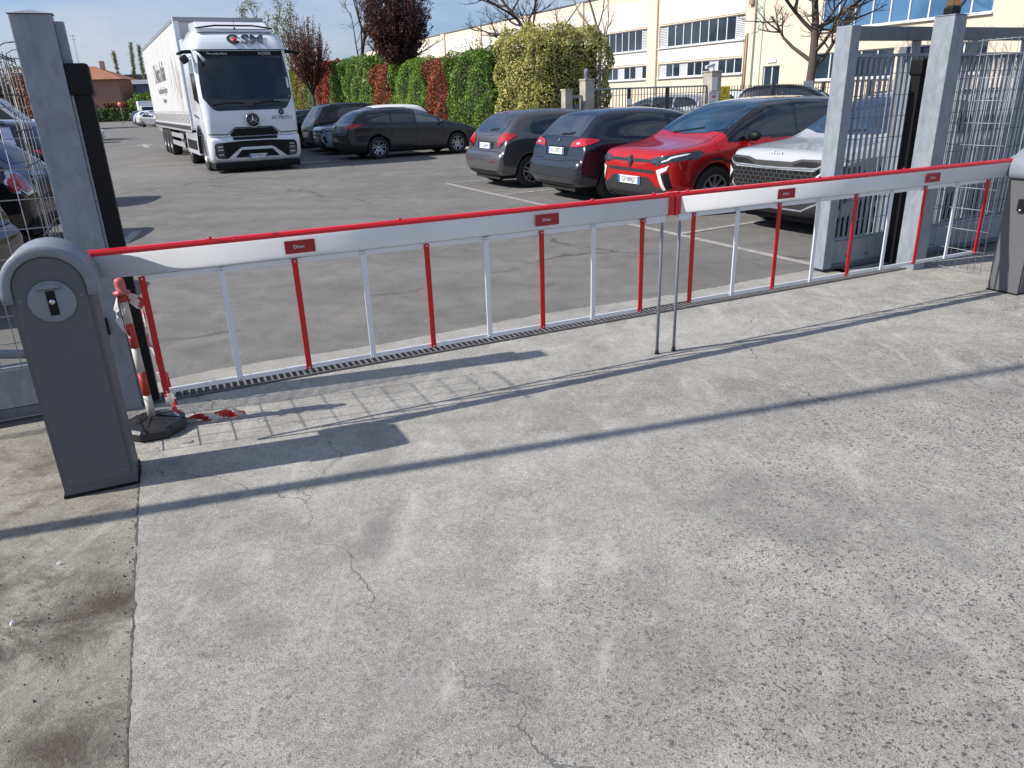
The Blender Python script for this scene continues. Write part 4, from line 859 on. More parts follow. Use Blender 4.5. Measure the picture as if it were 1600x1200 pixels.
P500.update(xr=.58, wb=2.30, r=.30, wheel='10', mirror=(2.25, .99), handles=[(1.4, .86)], plates=[],
    decals=[('side_window', 'y', [(.66, 1.02), (1.2, .97), (1.2, 1.36), (.92, 1.35), (.74, 1.22)], 'glass', dict(r=.06)),
            ('side_window', 'y', [(1.28, .965), (2.24, .95), (2.1, 1.1), (1.84, 1.32), (1.28, 1.37)], 'glass', dict(r=.04)),
            ('windscreen', '+z', [(1.95, -.46), (1.95, .46), (2.4, .56), (2.6, .4), (2.64, 0), (2.6, -.4), (2.4, -.56)], 'glass', {}),
            ('rear_window', '-x', [(-.46, 1.08), (.46, 1.08), (.42, 1.36), (-.42, 1.36)], 'glass', dict(r=.08)),
            ('lamp_rim', '-x', [(.47, .72), (.69, .70), (.79, .84), (.70, 1.02), (.53, 1.0), (.46, .86)], 'chrome', dict(sym=1, off=.010, step=.03, r=.05)),
            ('lamp_rim', 'y', [(-.02, .74), (.16, .74), (.22, .88), (.18, 1.0), (.0, 1.02)], 'chrome', dict(off=.010, step=.03, r=.03)),
            ('tail_light', '-x', [(.50, .75), (.68, .73), (.76, .84), (.69, .99), (.56, .97), (.49, .86)], 'red_lamp', dict(sym=1, off=.016, step=.03, r=.05)),
            ('tail_light', 'y', [(-.02, .77), (.14, .77), (.19, .88), (.155, .975), (.0, .99)], 'red_lamp', dict(off=.016, step=.03, r=.03)),
            ('hatch_handle', '-x', [(-.24, .90), (.24, .90), (.2, .95), (-.2, .95)], 'chrome', dict(off=.018, step=.03, r=.02)),
            ('plate_recess', '-x', [(-.3, .72), (.3, .72), (.3, .86), (-.3, .86)], 'trim', dict(off=.006, step=.04)),
            ('bumper_insert', '-x', [(-.55, .30), (.55, .30), (.6, .42), (-.6, .42)], 'trim', dict(off=.008, step=.04)),
            ('reflector', '-x', strip([(-.62, .50), (-.3, .47), (.3, .47), (.62, .50)], .02), 'darkred_lamp', dict(off=.008, step=.03))])
# glazing and trims used above
M['glass_sky'] = pbr('rear_glass', (.035, .052, .075), .03, col2=(.018, .026, .038), vs=1.6, detail=2); ior(M['glass_sky'], 1.9)  # paler blue base: reflected sky is put into the colour
M['glass_blue'] = pbr('windscreen_glass', (.020, .060, .115), .02, col2=(.010, .026, .05), vs=1.4, detail=2); ior(M['glass_blue'], 1.85)  # blue of the reflected sky is painted into the base colour
M['gloss_black'] = pbr('gloss_black', (.008, .008, .009), .12, coat=1); M['headglass'] = pbr('headlamp_glass', (.05, .065, .08), .06, .3, coat=1, col2=(.015, .018, .022), vs=9)
M['chrome_dark'] = pbr('smoked_trim', (.16, .16, .17), .25, .9)
def slotted(name, horizontal=True, scale=38):
    m = pbr(name, (.02, .02, .022), .4); nt = m.node_tree; L = nt.links.new; b = nt.nodes['Principled BSDF']; tc = N(nt, 'ShaderNodeTexCoord')
    w = N(nt, 'ShaderNodeTexWave', bands_direction='Z' if horizontal else 'Y', Scale=float(scale)/6.28); L(tc.outputs['Object'], w.inputs['Vector'])
    cr = N(nt, 'ShaderNodeValToRGB'); cr.color_ramp.elements[0].position = .45; cr.color_ramp.elements[1].position = .6; cr.color_ramp.elements[0].color = (.006, .006, .006, 1); cr.color_ramp.elements[1].color = (.055, .055, .06, 1)
    L(w.outputs['Fac'], cr.inputs[0]); L(cr.outputs[0], b.inputs['Base Color']); return m
M['grille'] = slotted('slatted_grille', True, 120)
def honey():
    m = pbr('honeycomb_grille', (.02, .02, .022), .3, coat=.5); nt = m.node_tree; L = nt.links.new; b = nt.nodes['Principled BSDF']; tc = N(nt, 'ShaderNodeTexCoord')
    mp = N(nt, 'ShaderNodeMapping'); mp.inputs['Scale'].default_value = (0, 11.8, 20); mp.inputs['Rotation'].default_value = (0, 0, 0); L(tc.outputs['Object'], mp.inputs[0])
    br = N(nt, 'ShaderNodeTexBrick', Scale=1.0); br.inputs['Mortar Size'].default_value = .085; br.inputs['Brick Width'].default_value = 1.0; br.inputs['Row Height'].default_value = 1.0; br.inputs['Mortar Smooth'].default_value = .25
    br.inputs['Color1'].default_value = (.005, .005, .005, 1); br.inputs['Color2'].default_value = (.005, .005, .005, 1); br.inputs['Mortar'].default_value = (.05, .053, .057, 1)
    s = N(nt, 'ShaderNodeSeparateXYZ'); c = N(nt, 'ShaderNodeCombineXYZ'); L(mp.outputs[0], s.inputs[0]); L(s.outputs[1], c.inputs[0]); L(s.outputs[2], c.inputs[1]); L(c.outputs[0], br.inputs['Vector'])
    L(br.outputs['Color'], b.inputs['Base Color']); return m
M['honeycomb'] = honey()
pt = lambda n, c, d=.25, fl=True: paint(n, c, fl, d)
c_grey, c_blue, c_red = pt('grey_metallic_paint', (.10, .10, .105), .12), pt('dark_blue_grey_paint', (.012, .018, .034), .22), pt('red_paint', (.60, .004, .008), .0)
c_pale, c_anth, c_ice = pt('pale_grey_paint', (.42, .44, .46), .08, False), pt('anthracite_paint', (.020, .022, .027), .12), pt('ice_white_paint', (.36, .47, .58), .1, False)
c_brown, c_black, c_silver, c_white, c_cream = pt('dark_brown_paint', (.012, .008, .010), .1), pt('black_paint', (.004, .005, .008), .0), pt('silver_paint', (.42, .44, .47), .2), pt('white_car_paint', (.62, .64, .67), .1, False), pt('cream_paint', (.62, .58, .45), .1, False)
RG = 'cars parked nose to tail in the marked bays right of the truck'
RG = 'cars parked in the marked bays behind the barrier'
make_car('parked_car', P208, (.17, 16.08), 27, 'small grey hatchback seen from behind, furthest left of the cars behind the barrier arm', RG, c_grey, 1.02)
make_car('parked_car', P308, (1.50, 13.68), 26, 'dark blue-grey dusty hatchback seen from behind, between the small grey hatchback and the red car', RG, c_blue, 1.02)
make_car('parked_car', PRED, (5.06, 13.05), 207, 'bright red crossover with black roof facing the camera, behind the barrier arm', RG, c_red, 1.02, M['gloss_black'])
kia, kbv = make_car('parked_car', dict(PKIA, mirror_sides=(1,)), (6.48, 10.95), 207, 'pale grey sport utility with honeycomb grille, half hidden by the right gate leaf', RG, c_pale, 1.0)
h, nrm, _, _ = kbv.ray_cast(Vector((9, 0, .945)), Vector((-1, 0, 0)))
h2 = kbv.ray_cast(Vector((9, 0, .985)), Vector((-1, 0, 0)))[0]; h3 = kbv.ray_cast(Vector((9, 0, 1.015)), Vector((-1, 0, 0)))[0]
if h: put_text('KIA', .085, frame((h2.x+.020, 0, .985), (0, 1, 0), (h3-h2).normalized()), M['drl'], kia, 'emblem', squash=1.5)
LG = 'cars parked along the hedge'
make_car('parked_car', PWAG, (-4.42, 25.5), 29, 'anthracite estate car with chrome rims, parked nose to the hedge', LG, c_anth, 1.05)
make_car('parked_car', PRED, (-3.45, 29.45), 207, 'ice-white crossover facing the lane, mostly hidden behind the anthracite estate', LG, c_ice, 1.03, M['white'])
make_car('parked_car', PKIA, (-6.7, 30.3), 29, 'dark brown sport utility behind the ice-white crossover', LG, c_brown, 1.05)
make_car('parked_car', PWAG, (-8.6, 33.0), 29, 'black car parked beyond the dark brown one, only its roof showing', LG, c_black, 1.05)
FG = 'cars parked left of the gate'
make_car('parked_car', P500, (-6.97, 10.58), 191, 'small black rounded hatchback with chrome-rimmed red tail lights, seen through the left mesh', FG, c_black, 1.02)
make_car('parked_car', dict(PKIA, decals=PKIA['decals']+[('quarter_reflection', 'y', [(.60, 1.20), (.78, 1.20), (.86, 1.50), (.70, 1.50)], 'chrome', dict(off=.008, step=.04))]), (-9.3, 14.9), 191, 'tall dark blue car with silver rear pillar, behind the small black hatchback', FG, pt('midnight_blue_paint', (.004, .009, .022), .0), 1.0)  # chrome patch stands in for a reflection on the rear quarter
make_car('parked_car', P208, (-5.47, 6.71), 191, 'dark grey hatchback at the left edge, nearest the mesh', FG, pt('slate_paint', (.012, .013, .016), .15), 1.0)
BG = 'cars standing behind the metal fence'
make_car('parked_car', PWAG, (7.35, 30.3), 152, 'silver estate car behind the metal fence, left of the thick pillar', BG, c_silver, 1.1)
make_car('parked_car', PKIA, (9.6, 31.6), 152, 'pale car behind the fence, just behind the concrete pillar with the notices', BG, c_white, 1.05)
make_car('parked_car', PKIA, (9.9, 30.2), 330, 'dark tall car behind the fence, right of the yellow warning sign', BG, c_black, 1.12)
# ================================================================ the lorry
M['truck_white'] = paint('lorry_white', (.76, .80, .85), False, .06)
M['curtain'] = pbr('white_tarpaulin', (.56, .56, .55), .6, var=.04, vs=1.2, bump=.08, bs=2)
M['truck_glass'] = pbr('lorry_windscreen', (.006, .010, .016), .05, spec=.6, coat=.3, col2=(.012, .018, .028), vs=1.1)
M['ink'] = pbr('dark_lettering', (.03, .04, .07), .5); M['brown_print'] = pbr('brown_print', (.24, .16, .08), .6, col2=(.40, .32, .2), vs=7); M['grey_print'] = pbr('grey_print', (.16, .16, .165), .6)
TH = -62
truck = empty('articulated_lorry', (-6.90, 21.65, 0), R(TH), 'white articulated lorry with curtain-sided trailer, facing the camera in the lane', 'lorry')
def plan_ring(z, xf, hw, xb, cr, n=6, bow=.05):
    """rounded plan outline at height z, x forward"""
    pts = []
    for k in range(9):                       # front edge, slightly bowed
        y = (hw-cr)*(1-2*k/8); pts.append((xf - bow*(y/hw)**2*1.0, y))
    for k in range(1, n+1):
        t = PI/2*k/n; pts.append((xf-bow*((hw-cr)/hw)**2-cr+cr*math.cos(t), -(hw-cr)-cr*math.sin(t)))
    pts.append((xb, -hw)); pts.append((xb, hw))
    for k in range(n, 0, -1):
        t = PI/2*k/n; pts.append((xf-bow*((hw-cr)/hw)**2-cr+cr*math.cos(t), (hw-cr)+cr*math.sin(t)))
    return [(x, y, z) for x, y in pts]
def zloft(levels):
    rs = [plan_ring(*l) for l in levels]; n = len(rs[0]); vs = [p for r in rs for p in r]; fs = []
    for i in range(len(rs)-1):
        for k in range(n): a = i*n+k; b = i*n+(k+1) % n; fs.append((a, b, b+n, a+n))
    fs.append(tuple(range(n-1, -1, -1))); fs.append(tuple(range((len(rs)-1)*n, len(rs)*n)))
    me = bpy.data.meshes.new('m'); me.from_pydata(vs, [], fs); bm = bmesh.new(); bm.from_mesh(me); bmesh.ops.recalc_face_normals(bm, faces=bm.faces); bm.to_mesh(me); bm.free(); return me
# cab shell: x = 0 is the front face
lv = [(.95, .02, 1.22, -2.25, .16), (1.05, .05, 1.235, -2.25, .18), (1.4, .05, 1.245, -2.25, .20), (1.66, .03, 1.25, -2.25, .20), (1.9, -.03, 1.25, -2.25, .20), (2.5, -.15, 1.245, -2.25, .20), (3.0, -.25, 1.235, -2.25, .20), (3.10, -.26, 1.23, -2.25, .20),
      (3.16, -.24, 1.235, -2.25, .22), (3.3, -.30, 1.22, -2.25, .28), (3.5, -.46, 1.16, -2.25, .34), (3.68, -.78, 1.05, -2.25, .40), (3.78, -1.15, .92, -2.25, .45), (3.81, -1.5, .85, -2.2, .45)]
cme = zloft(lv); cme = smooth_mesh(cme, 0, [cyl_mesh(-1.42, .52, .66, 3)], 'cab')
cme.materials.clear(); cab = link_mesh('cab', cme, M['truck_white'], truck, False)
bm = bmesh.new(); bm.from_mesh(cme)
for f in bm.faces: f.smooth = True
for e in bm.edges:
    if e.is_manifold and e.calc_face_angle(0) > R(38): e.smooth = False
bm.to_mesh(cme); bm.free()
cb = BVHTree.FromPolygons([v.co.copy() for v in cme.vertices], [list(f.vertices) for f in cme.polygons])
bme = zloft([(.28, -.02, 1.20, -.95, .16), (.40, .05, 1.24, -.98, .18), (.60, .09, 1.25, -.98, .18), (.84, .09, 1.25, -.98, .18), (.94, .05, 1.24, -.95, .18)])
bump_ = smooth_mesh(bme, 0, [cyl_mesh(-1.42, .52, .62, 3)], 'bumper'); bump_.materials.clear(); bo = link_mesh('bumper', bump_, M['truck_white'], truck, True)
bbv = BVHTree.FromPolygons([v.co.copy() for v in bump_.vertices], [list(f.vertices) for f in bump_.polygons])
D = lambda nm, poly, mat, off=.006, step=.07, r=0, par=truck, bv=cb, ax='+x': decal(nm, bv, poly, ax, M[mat], par, off, step, r=r)
D('windscreen', [(-1.10, 3.10), (1.10, 3.10), (1.17, 2.4), (1.18, 1.95), (.98, 1.66), (.86, 1.62), (-.86, 1.62), (-.98, 1.66), (-1.18, 1.95), (-1.17, 2.4)], 'truck_glass', .008, .08, r=.06)
D('windscreen_band', [(-1.10, 2.99), (1.10, 2.99), (1.10, 3.12), (-1.10, 3.12)], 'black', .012, .08)
for x0, x1 in ((-.95, -.15), (.1, .9)): D('wiper', strip([(x0, 1.76), ((x0+x1)/2, 1.82), (x1, 1.80)], .03), 'black', .03, .06)
M['sticker'] = pbr('windscreen_sticker', (.30, .42, .45), .5)
D('sun_visor_edge', strip([(-1.2, 3.145), (0, 3.15), (1.2, 3.145)], .02), 'under', .01, .06)
D('front_grille', [(-.62, .96), (.62, .96), (.66, 1.01), (.50, 1.16), (-.50, 1.16), (-.66, 1.01)], 'black', .008, .06, r=.03)
D('cab_seam', strip([(-1.19, 1.03), (-.72, 1.01), (-.50, 1.18), (.50, 1.18), (.72, 1.01), (1.19, 1.03)], .025), 'under', .006, .06)
DB = lambda nm, poly, mat, off=.006, step=.06, r=0, par=bo: decal(nm, bbv, poly, '+x', M[mat], par, off, step, r=r)
DB('air_intake', [(-.60, .86), (.60, .86), (.60, .935), (-.60, .935)], 'black', .006, .05, .03)
DB('lower_grille', [(-1.02, .40), (-.80, .385), (-.52, .60), (-.44, .66), (.44, .66), (.52, .60), (.80, .385), (1.02, .40), (1.10, .60), (1.02, .80), (.4, .835), (-.4, .835), (-1.02, .80), (-1.10, .60)], 'black', .008, .06, .04)
DB('trim_line', strip([(-.80, .37), (-.50, .60), (-.40, .655), (.40, .655), (.50, .60), (.80, .37)], .028), 'truck_white', .016, .05)
DB('number_recess', [(-.60, .40), (.60, .40), (.42, .60), (-.42, .60)], 'black', .006, .05, .03)
for s in (1, -1):
    q = [(s*a, b) for a, b in [(.86, .40), (1.06, .40), (1.11, .50), (1.11, .74), (1.04, .80), (.88, .80)]]
    DB('headlight', q if s > 0 else q[::-1], 'headglass', .014, .05, .04)
    st_ = strip([(s*.84, .815), (s*1.04, .82), (s*1.125, .76), (s*1.13, .48), (s*1.06, .385), (s*.80, .375)], .022); DB('daylight_ring', st_, 'drl', .020, .035)
    for z in (.70, .62, .50):
        q = [(s*a, b) for a, b in [(.90, z-.018), (1.04, z-.018), (1.04, z+.018), (.90, z+.018)]]; DB('lamp_unit', q if s > 0 else q[::-1], 'lamp', .022, .05)
mb = MB(); mb.box(-.9, .03, -1.16, 1.16, .10, .275); mb.build('lower_skirt', M['black'], truck, bevel=.03)
plate_on(bo, True, .43, 'GW·995CG', .125, .50, .11)
# emblem: three-pointed star in a ring
h, nrm, _, _ = cb.ray_cast(Vector((9, 0, 1.42)), Vector((-1, 0, 0))); E0 = Matrix.Translation((h.x+.02, 0, 1.36)) @ Matrix.Rotation(R(90), 4, 'Y')
mb = MB(); mb.lathe([(0, 0), (.185, 0), (.19, .015), (0, .018)], 36, M=E0); em = mb.build('emblem', M['gloss_black'], truck)
mb = MB(); mb.lathe([(.168, .018), (.178, .034), (.190, .034), (.196, .018)], 36, M=E0)
for k in range(3):
    a = PI + 2*PI*k/3; Rm = E0 @ Matrix.Rotation(a, 4, 'Z')
    mb.add([(0, -.022, .022), (0, .022, .022), (.17, 0, .022), (.01, 0, .045), (-.02, 0, .022)], [(0, 2, 3), (2, 1, 3), (1, 4, 3), (4, 0, 3)], M=Rm)
mb.build('star', M['chrome'], em)
def on_front(y, z, bv=cb):
    h, n_, _, _ = bv.ray_cast(Vector((9, y, z)), Vector((-1, 0, 0))); h2, _, _, _ = bv.ray_cast(Vector((9, y, z+.06)), Vector((-1, 0, 0)))
    up = (h2-h).normalized(); return h, up
def ftext(t, y, z, size, mat, squash=1, off=.016, shear=0, bold=0):
    h, up = on_front(y, z); put_text(t, size, frame((h.x+off, y, z), (0, 1, 0), up), M[mat], truck, 'lettering', squash=squash, extrude=.001, shear=shear, bold=bold)
h, up = on_front(.05, 3.42)
# roof logo letters with the striped fade, red dot inside the first letter
ftext('C', -.14, 3.40, .40, 'ink', 1.1, .03, bold=.016); ftext('SM', .36, 3.40, .40, 'ink', 1.2, .03, .12, .016)
h, up = on_front(-.22, 3.40); mb = MB(); mb.lathe([(0, 0), (.072, 0), (.072, .006), (0, .006)], 20, M=frame((h.x+.050, -.10, 3.395), (0, 1, 0), up)); mb.build('red_dot', pbr('logo_red', (.6, .03, .03), .4), truck)
mb = MB()
for k in range(5):
    z = 3.275+k*.032; h, up = on_front(.1, z); y0, y1 = (.02, .80) if 1 else (0, 0); mb.add([(h.x+.047, y0, z), (h.x+.047, y1, z), (h.x+.045, y1, z+.006), (h.x+.045, y0, z+.006)], [(0, 1, 2, 3)])
mb.build('logo_stripes', M['truck_white'], truck, fix=False)
ftext('Mercedes-Benz', -.62, 3.05, .085, 'plate', 1, .024); ftext('ROSSI', .62, 3.05, .095, 'plate', 1.35, .024)
ftext('ACTROS L', .80, 1.40, .12, 'ink', 1.05, .02, .2); ftext('TB', .80, 1.545, .05, 'plate', 1.0, .026)
h, up = on_front(.80, 1.545); mb = MB(); mb.lathe([(0, 0), (.075, 0), (.075, .004), (0, .004)], 24, M=frame((h.x+.018, .80, 1.545), (0, 1, 0), up)); mb.build('round_badge', M['ink'], truck)
h, up = on_front(.85, 1.83); put_text('ETREREL', .10, frame((h.x+.03, .86, 1.84), (0, 1, 0), up), M['sticker'], truck, squash=1.1, extrude=.001)
# roof beacons, aerial, side wind deflectors
mb = MB(); mb.lathe([(0, .10), (.02, .10), (.03, .0), (.05, -.02)], 10, M=Matrix.Translation((-.62, .0, 3.62))); mb.tube([(-.62, 0, 3.7), (-.60, 0, 3.95)], .006, 5); mb.build('aerial', M['black'], truck)
for s in (1, -1):
    mb = MB(); mb.lathe([(0, .02), (.035, .015), (.045, 0)], 12, M=Matrix.Translation((-.36, s*.95, 3.30)) @ Matrix.Rotation(R(60), 4, 'Y')); mb.build('marker_lamp', M['orange'] if s < 0 else M['drl'], truck)
    # side window, camera mirror arm, kerb mirror, deflector, door seams, steps
    ax = '+y' if s > 0 else '-y'
    decal('side_window', cb, [(-.42, 1.80), (-1.32, 1.95), (-1.32, 2.90), (-.62, 2.96), (-.46, 2.5)], ax, M['truck_glass'], truck, .006, .1, r=.05)
    decal('door_seam', cb, strip([(-.36, 1.05), (-.40, 1.8), (-.60, 3.0), (-1.40, 3.0), (-1.42, 1.2)], .018), ax, M['under'], truck, .004, .1)
    decal('side_stripe', cb, [(-1.9, 1.50), (-.9, 1.42), (-.9, 1.46), (-1.9, 1.56)], ax, M['ink'], truck, .006, .1)
    mb = MB(); mb.tube([(-.50, s*1.15, 3.12), (-.42, s*1.45, 3.10), (-.40, s*1.60, 3.05)], [.05, .045, .03], 10); ma = mb.build('camera_arm', M['black'], truck)
    if s < 0:
        mb = MB(); mb.box(-.09, .09, -.10, .10, -.10, .10, M=Matrix.Translation((-.34, -1.44, 2.92)) @ Matrix.Rotation(R(28), 4, 'X')); mb.build('side_mirror', M['trim'], truck, bevel=.05)
        mb = MB(); mb.tube([(-.18, -1.18, 3.10), (.0, -1.10, 3.02), (.04, -1.0, 2.86)], [.03, .028, .05], 8); mb.build('kerb_mirror', M['truck_white'], truck)
    mb = MB(); mb.box(-2.75, -2.25, s*1.19-.03, s*1.19+.03, 1.15, 3.55); mb.build('side_deflector', M['truck_white'], truck, bevel=.02)
    mb = MB(); mb.box(-1.02, -.72, min(s*1.0, s*1.235), max(s*1.0, s*1.235), .33, .40); mb.box(-1.02, -.70, min(s*1.0, s*1.235), max(s*1.0, s*1.235), .64, .70); mb.build('step', M['trim'], truck, bevel=.01)
    mb = MB(); ring = [(-1.42+.74*math.cos(t), .52+.74*math.sin(t)) for t in [R(-5+190*k/16) for k in range(17)]] + [(-1.42+.66*math.cos(t), .52+.66*math.sin(t)) for t in [R(185-190*k/16) for k in range(17)]]
    mb.prism(ring, s*1.0 if s > 0 else -1.262, 1.262 if s > 0 else -1.0, 'y'); mb.build('wheel_arch', M['trim'], truck)
    mb = MB(); mb.box(-5.2, -2.35, min(s*1.0, s*1.235), max(s*1.0, s*1.235), .38, 1.02); sp = mb.build('side_panel', M['truck_white'], truck, bevel=.03)
    mb = MB(); mb.box(-4.9, -2.6, min(s*1.236, s*1.243), max(s*1.236, s*1.243), .52, .80); mb.build('side_grille', M['black'], sp)
mb = MB(); mb.box(-2.6, -.55, -1.0, 1.0, 3.60, 3.66); mb.prism([(-2.3, 3.62), (-.75, 3.70), (-1.2, 3.90), (-2.3, 3.96)], -.95, .95, 'y'); mb.build('roof_spoiler', M['truck_white'], truck, bevel=.04)
mb = MB()
mb.tube([(-.66, -1.0, 3.70), (-.60, -.5, 3.76), (-.60, .5, 3.76), (-.66, 1.0, 3.70)], .022, 8); mb.build('light_bar', M['black'], truck)
mb = MB(); mb.box(-5.6, -.9, -.45, .45, .55, .95); mb.build('chassis', M['under'], truck)
def truck_wheel(x, y, r=.50, w=.30, par=truck):
    e = empty('wheel', (x, y, r)); e.parent = par
    if y < 0: e.rotation_euler = (0, 0, PI)
    A = Matrix.Rotation(R(-90), 4, 'X'); h = w/2
    mb = MB(); mb.lathe([(.29, -h), (r*.9, -h), (r, -h*.75), (r, h*.75), (r*.96, h*.95), (.30, h), (.29, h*.6)], 32, M=A); mb.build('tyre', M['rubber'], e)
    mb = MB(); mb.lathe([(.29, h*.9), (.27, h*.7), (.22, h*.1), (.12, h*.15), (.11, h*.8), (0, h*.85)], 24, M=A)
    for k in range(10): mb.tube([(.165*math.cos(PI*k/5), h*.12, .165*math.sin(PI*k/5)), (.165*math.cos(PI*k/5), h*.3, .165*math.sin(PI*k/5))], .014, 6)
    mb.build('rim', M['alloy'], e)
for s in (1, -1):
    truck_wheel(-1.42, s*1.05, .51); truck_wheel(-5.1, s*.95, .51, .5)
    for k in range(3): truck_wheel(-11.2-1.31*k, s*1.04, .50, .36)
# trailer
X0, X1 = -2.95, -16.2
mb = MB(); mb.box(X1, X0, -1.255, 1.255, 1.22, 4.06); tb = mb.build('trailer_body', M['curtain'], truck, bevel=.02)
mb = MB(); mb.box(X1-.05, X0+.04, -1.27, 1.27, 4.062, 4.18); mb.build('roof_rail', pbr('trailer_aluminium', (.34, .35, .37), .4, .6), tb, bevel=.015)
for s in (1, -1):
    mb = MB(); mb.box(X0-.12, X0+.035, min(s*1.12, s*1.275), max(s*1.12, s*1.275), 1.1, 4.19); mb.build('corner_post', M['truck_white'], tb, bevel=.02)
    y = s*1.262
    mb = MB(); mb.box(X1, X0, min(y, s*1.2555), max(y, s*1.2555), 1.20, 1.225)
    mb.box(X1, X0-.12, min(s*1.2555, s*1.272), max(s*1.2555, s*1.272), 1.02, 1.08)
    mb.box(X1, X0-.12, min(s*1.2555, s*1.260), max(s*1.2555, s*1.260), 1.60, 1.625); mb.build('side_rave', pbr('rave_grey', (.33, .33, .34), .5), tb)
    mb = MB(); mb.box(-.13, 0, min(s*1.2555, s*1.2595), max(s*1.2555, s*1.2595), 1.27, 1.56); x = X0-.35; s0 = mb.build('strap', M['trim'], tb); s0.location.x = x
    while x > X1+.6: x -= .36; s1 = s0.copy(); C.objects.link(s1); s1.location.x = x
mb = MB(); mb.box(X1, X0, -1.25, 1.25, 1.08, 1.219); mb.build('trailer_floor', M['trim'], tb)
mb = MB(); mb.box(X1+.1, X0-1, -.5, .5, .75, 1.079); mb.build('trailer_chassis', M['under'], truck)
for s in (1, -1):
    mb = MB(); mb.box(-10.3, -6.3, min(s*1.18, s*1.21), max(s*1.18, s*1.21), .45, .62); mb.box(-10.3, -6.3, min(s*1.18, s*1.21), max(s*1.18, s*1.21), .74, .90)
    mb.build('side_guard', pbr('guard_aluminium', (.5, .51, .53), .4, .5), truck, bevel=.01)
    mb = MB(); mb.box(-7.4, -6.4, min(s*.7, s*1.15), max(s*.7, s*1.15), .45, 1.0); mb.build('tool_box', M['trim'], truck, bevel=.03)
# print on the right-hand curtain (the side the camera sees)
ys = -1.258
def side_text(t, x, z, size, mat, squash=1): put_text(t, size, frame((x, ys-.006, z), (1, 0, 0), (0, 0, 1)), M[mat], tb, 'lettering', squash=squash, extrude=.002)
side_text("L'Antica Italia", -10.2, 2.95, .95, 'grey_print', .85); side_text('la tradizione del grano', -10.0, 2.36, .34, 'grey_print', 1.1); side_text('da sempre', -9.8, 2.02, .26, 'grey_print', 1.1)
mb = MB(); rnd = random.Random(12)
for k in range(9):                                    # ears of grain printed up the front of the curtain
    x = -4.0-rnd.uniform(0, 2.4); z = rnd.uniform(1.3, 2.2); ln = rnd.uniform(.9, 1.7); lean = rnd.uniform(-.25, .35)
    mb.box(x, x+.02, ys-.004, ys-.002, z, z+ln*.5)
    for j in range(int(ln*9)):
        t = j/(ln*9); cx_, cz = x+lean*t*ln, z+ln*(.3+.7*t); s_ = 1 if j % 2 else -1; w_ = .055*(1-.4*t)
        mb.add([(cx_, ys-.005-.0003*k, cz), (cx_+s_*w_, ys-.005-.0003*k, cz+.05), (cx_+s_*w_*.8, ys-.005-.0003*k, cz+.12), (cx_, ys-.005-.0003*k, cz+.09)], [(0, 1, 2, 3)])
mb.build('grain_print', M['brown_print'], tb, fix=False)
# ================================================================ the big cream building behind
M['cream'] = pbr('cream_render', (.70, .60, .475), .85, var=.05, vs=.6, bump=.1, bs=30); M['cream_light'] = pbr('pale_concrete_panel', (.74, .69, .60), .85, var=.06, vs=.5)
M['win_glass'] = pbr('office_glass', (.012, .022, .04), .04, spec=.9, col2=(.03, .05, .075), vs=.5, detail=1); M['white_frame'] = pbr('white_window_frame', (.62, .64, .66), .5)
M['blue_glass'] = pbr('mirror_glass', (.09, .22, .40), .05, .35, spec=1); M['panel'] = pbr('white_infill_panel', (.50, .52, .54), .5); M['coping'] = pbr('dark_coping', (.12, .11, .10), .6)
bd = empty('industrial_building', (10.4, 52, 0), R(SA+90), 'long cream industrial building with bands of dark windows beyond the hedge and fence', 'building')
def wall_holes(mb, x0, x1, z0, z1, holes, y=0, depth=.16, m=0):
    xs = sorted({x0, x1} | {v for h in holes for v in (h[0], h[1])}); zs = sorted({z0, z1} | {v for h in holes for v in (h[2], h[3])})
    for a, b in zip(xs, xs[1:]):
        for c, d in zip(zs, zs[1:]):
            if any(h[0] <= a and b <= h[1] and h[2] <= c and d <= h[3] for h in holes): continue
            mb.quad((a, y, c), (b, y, c), (b, y, d), (a, y, d), m)
    for a, b, c, d in [h[:4] for h in holes]:
        for q in (((a, y, c), (b, y, c), (b, y-depth, c), (a, y-depth, c)), ((a, y, d), (b, y, d), (b, y-depth, d), (a, y-depth, d)), ((a, y, c), (a, y, d), (a, y-depth, d), (a, y-depth, c)), ((b, y, c), (b, y, d), (b, y-depth, d), (b, y-depth, c))): mb.quad(*q, m)
holes = []; wins = []
k = 0; x = .28
bays_ = []
while x < 58: bays_.append((x-7.6, x)); x += 8.72
for a, b in bays_:
    wins.append((a, b, 4.33, 5.62, 'up')); wins.append((a+.02, b-.02, 2.55, 3.38, 'lo'))
wins += [(-16.95, -12.45, 2.02, 3.27, 'r'), (-21.3, -18.1, 2.02, 3.27, 'r'), (-21.2, -12.6, 4.30, 7.4, 'glass'), (-10.15, -8.95, 0, 2.84, 'door'), (-32, -23.5, 4.3, 6.4, 'glass'), (-32, -23.5, 2.02, 3.27, 'r')]
mb = MB(); wall_holes(mb, -36, 62, 0, 7.95, [w[:4] for w in wins])
mb.quad((-36, -26, 0), (-36, 0, 0), (-36, 0, 7.95), (-36, -26, 7.95)); mb.quad((62, -26, 0), (62, 0, 0), (62, 0, 7.95), (62, -26, 7.95)); mb.quad((-36, -26, 0), (62, -26, 0), (62, -26, 7.95), (-36, -26, 7.95))
wl = mb.build('wall', M['cream'], bd, fix=False)
mb = MB(); mb.quad((-36, -26, 7.6), (62, -26, 7.6), (62, .0, 7.6), (-36, .0, 7.6)); mb.build('roof', M['coping'], bd, fix=False)
mb = MB(); mb.box(-36.05, 62.05, -.2, .06, 7.951, 8.03); mb.build('coping', M['coping'], bd)
for a, b in [(b_+.13, b_+1.07) for _, b_ in bays_] + [(-8.16, -7.55)]: mb = MB(); mb.box(a, b, .002, .14, 0, 7.95); mb.build('pilaster', M['cream'], wl)
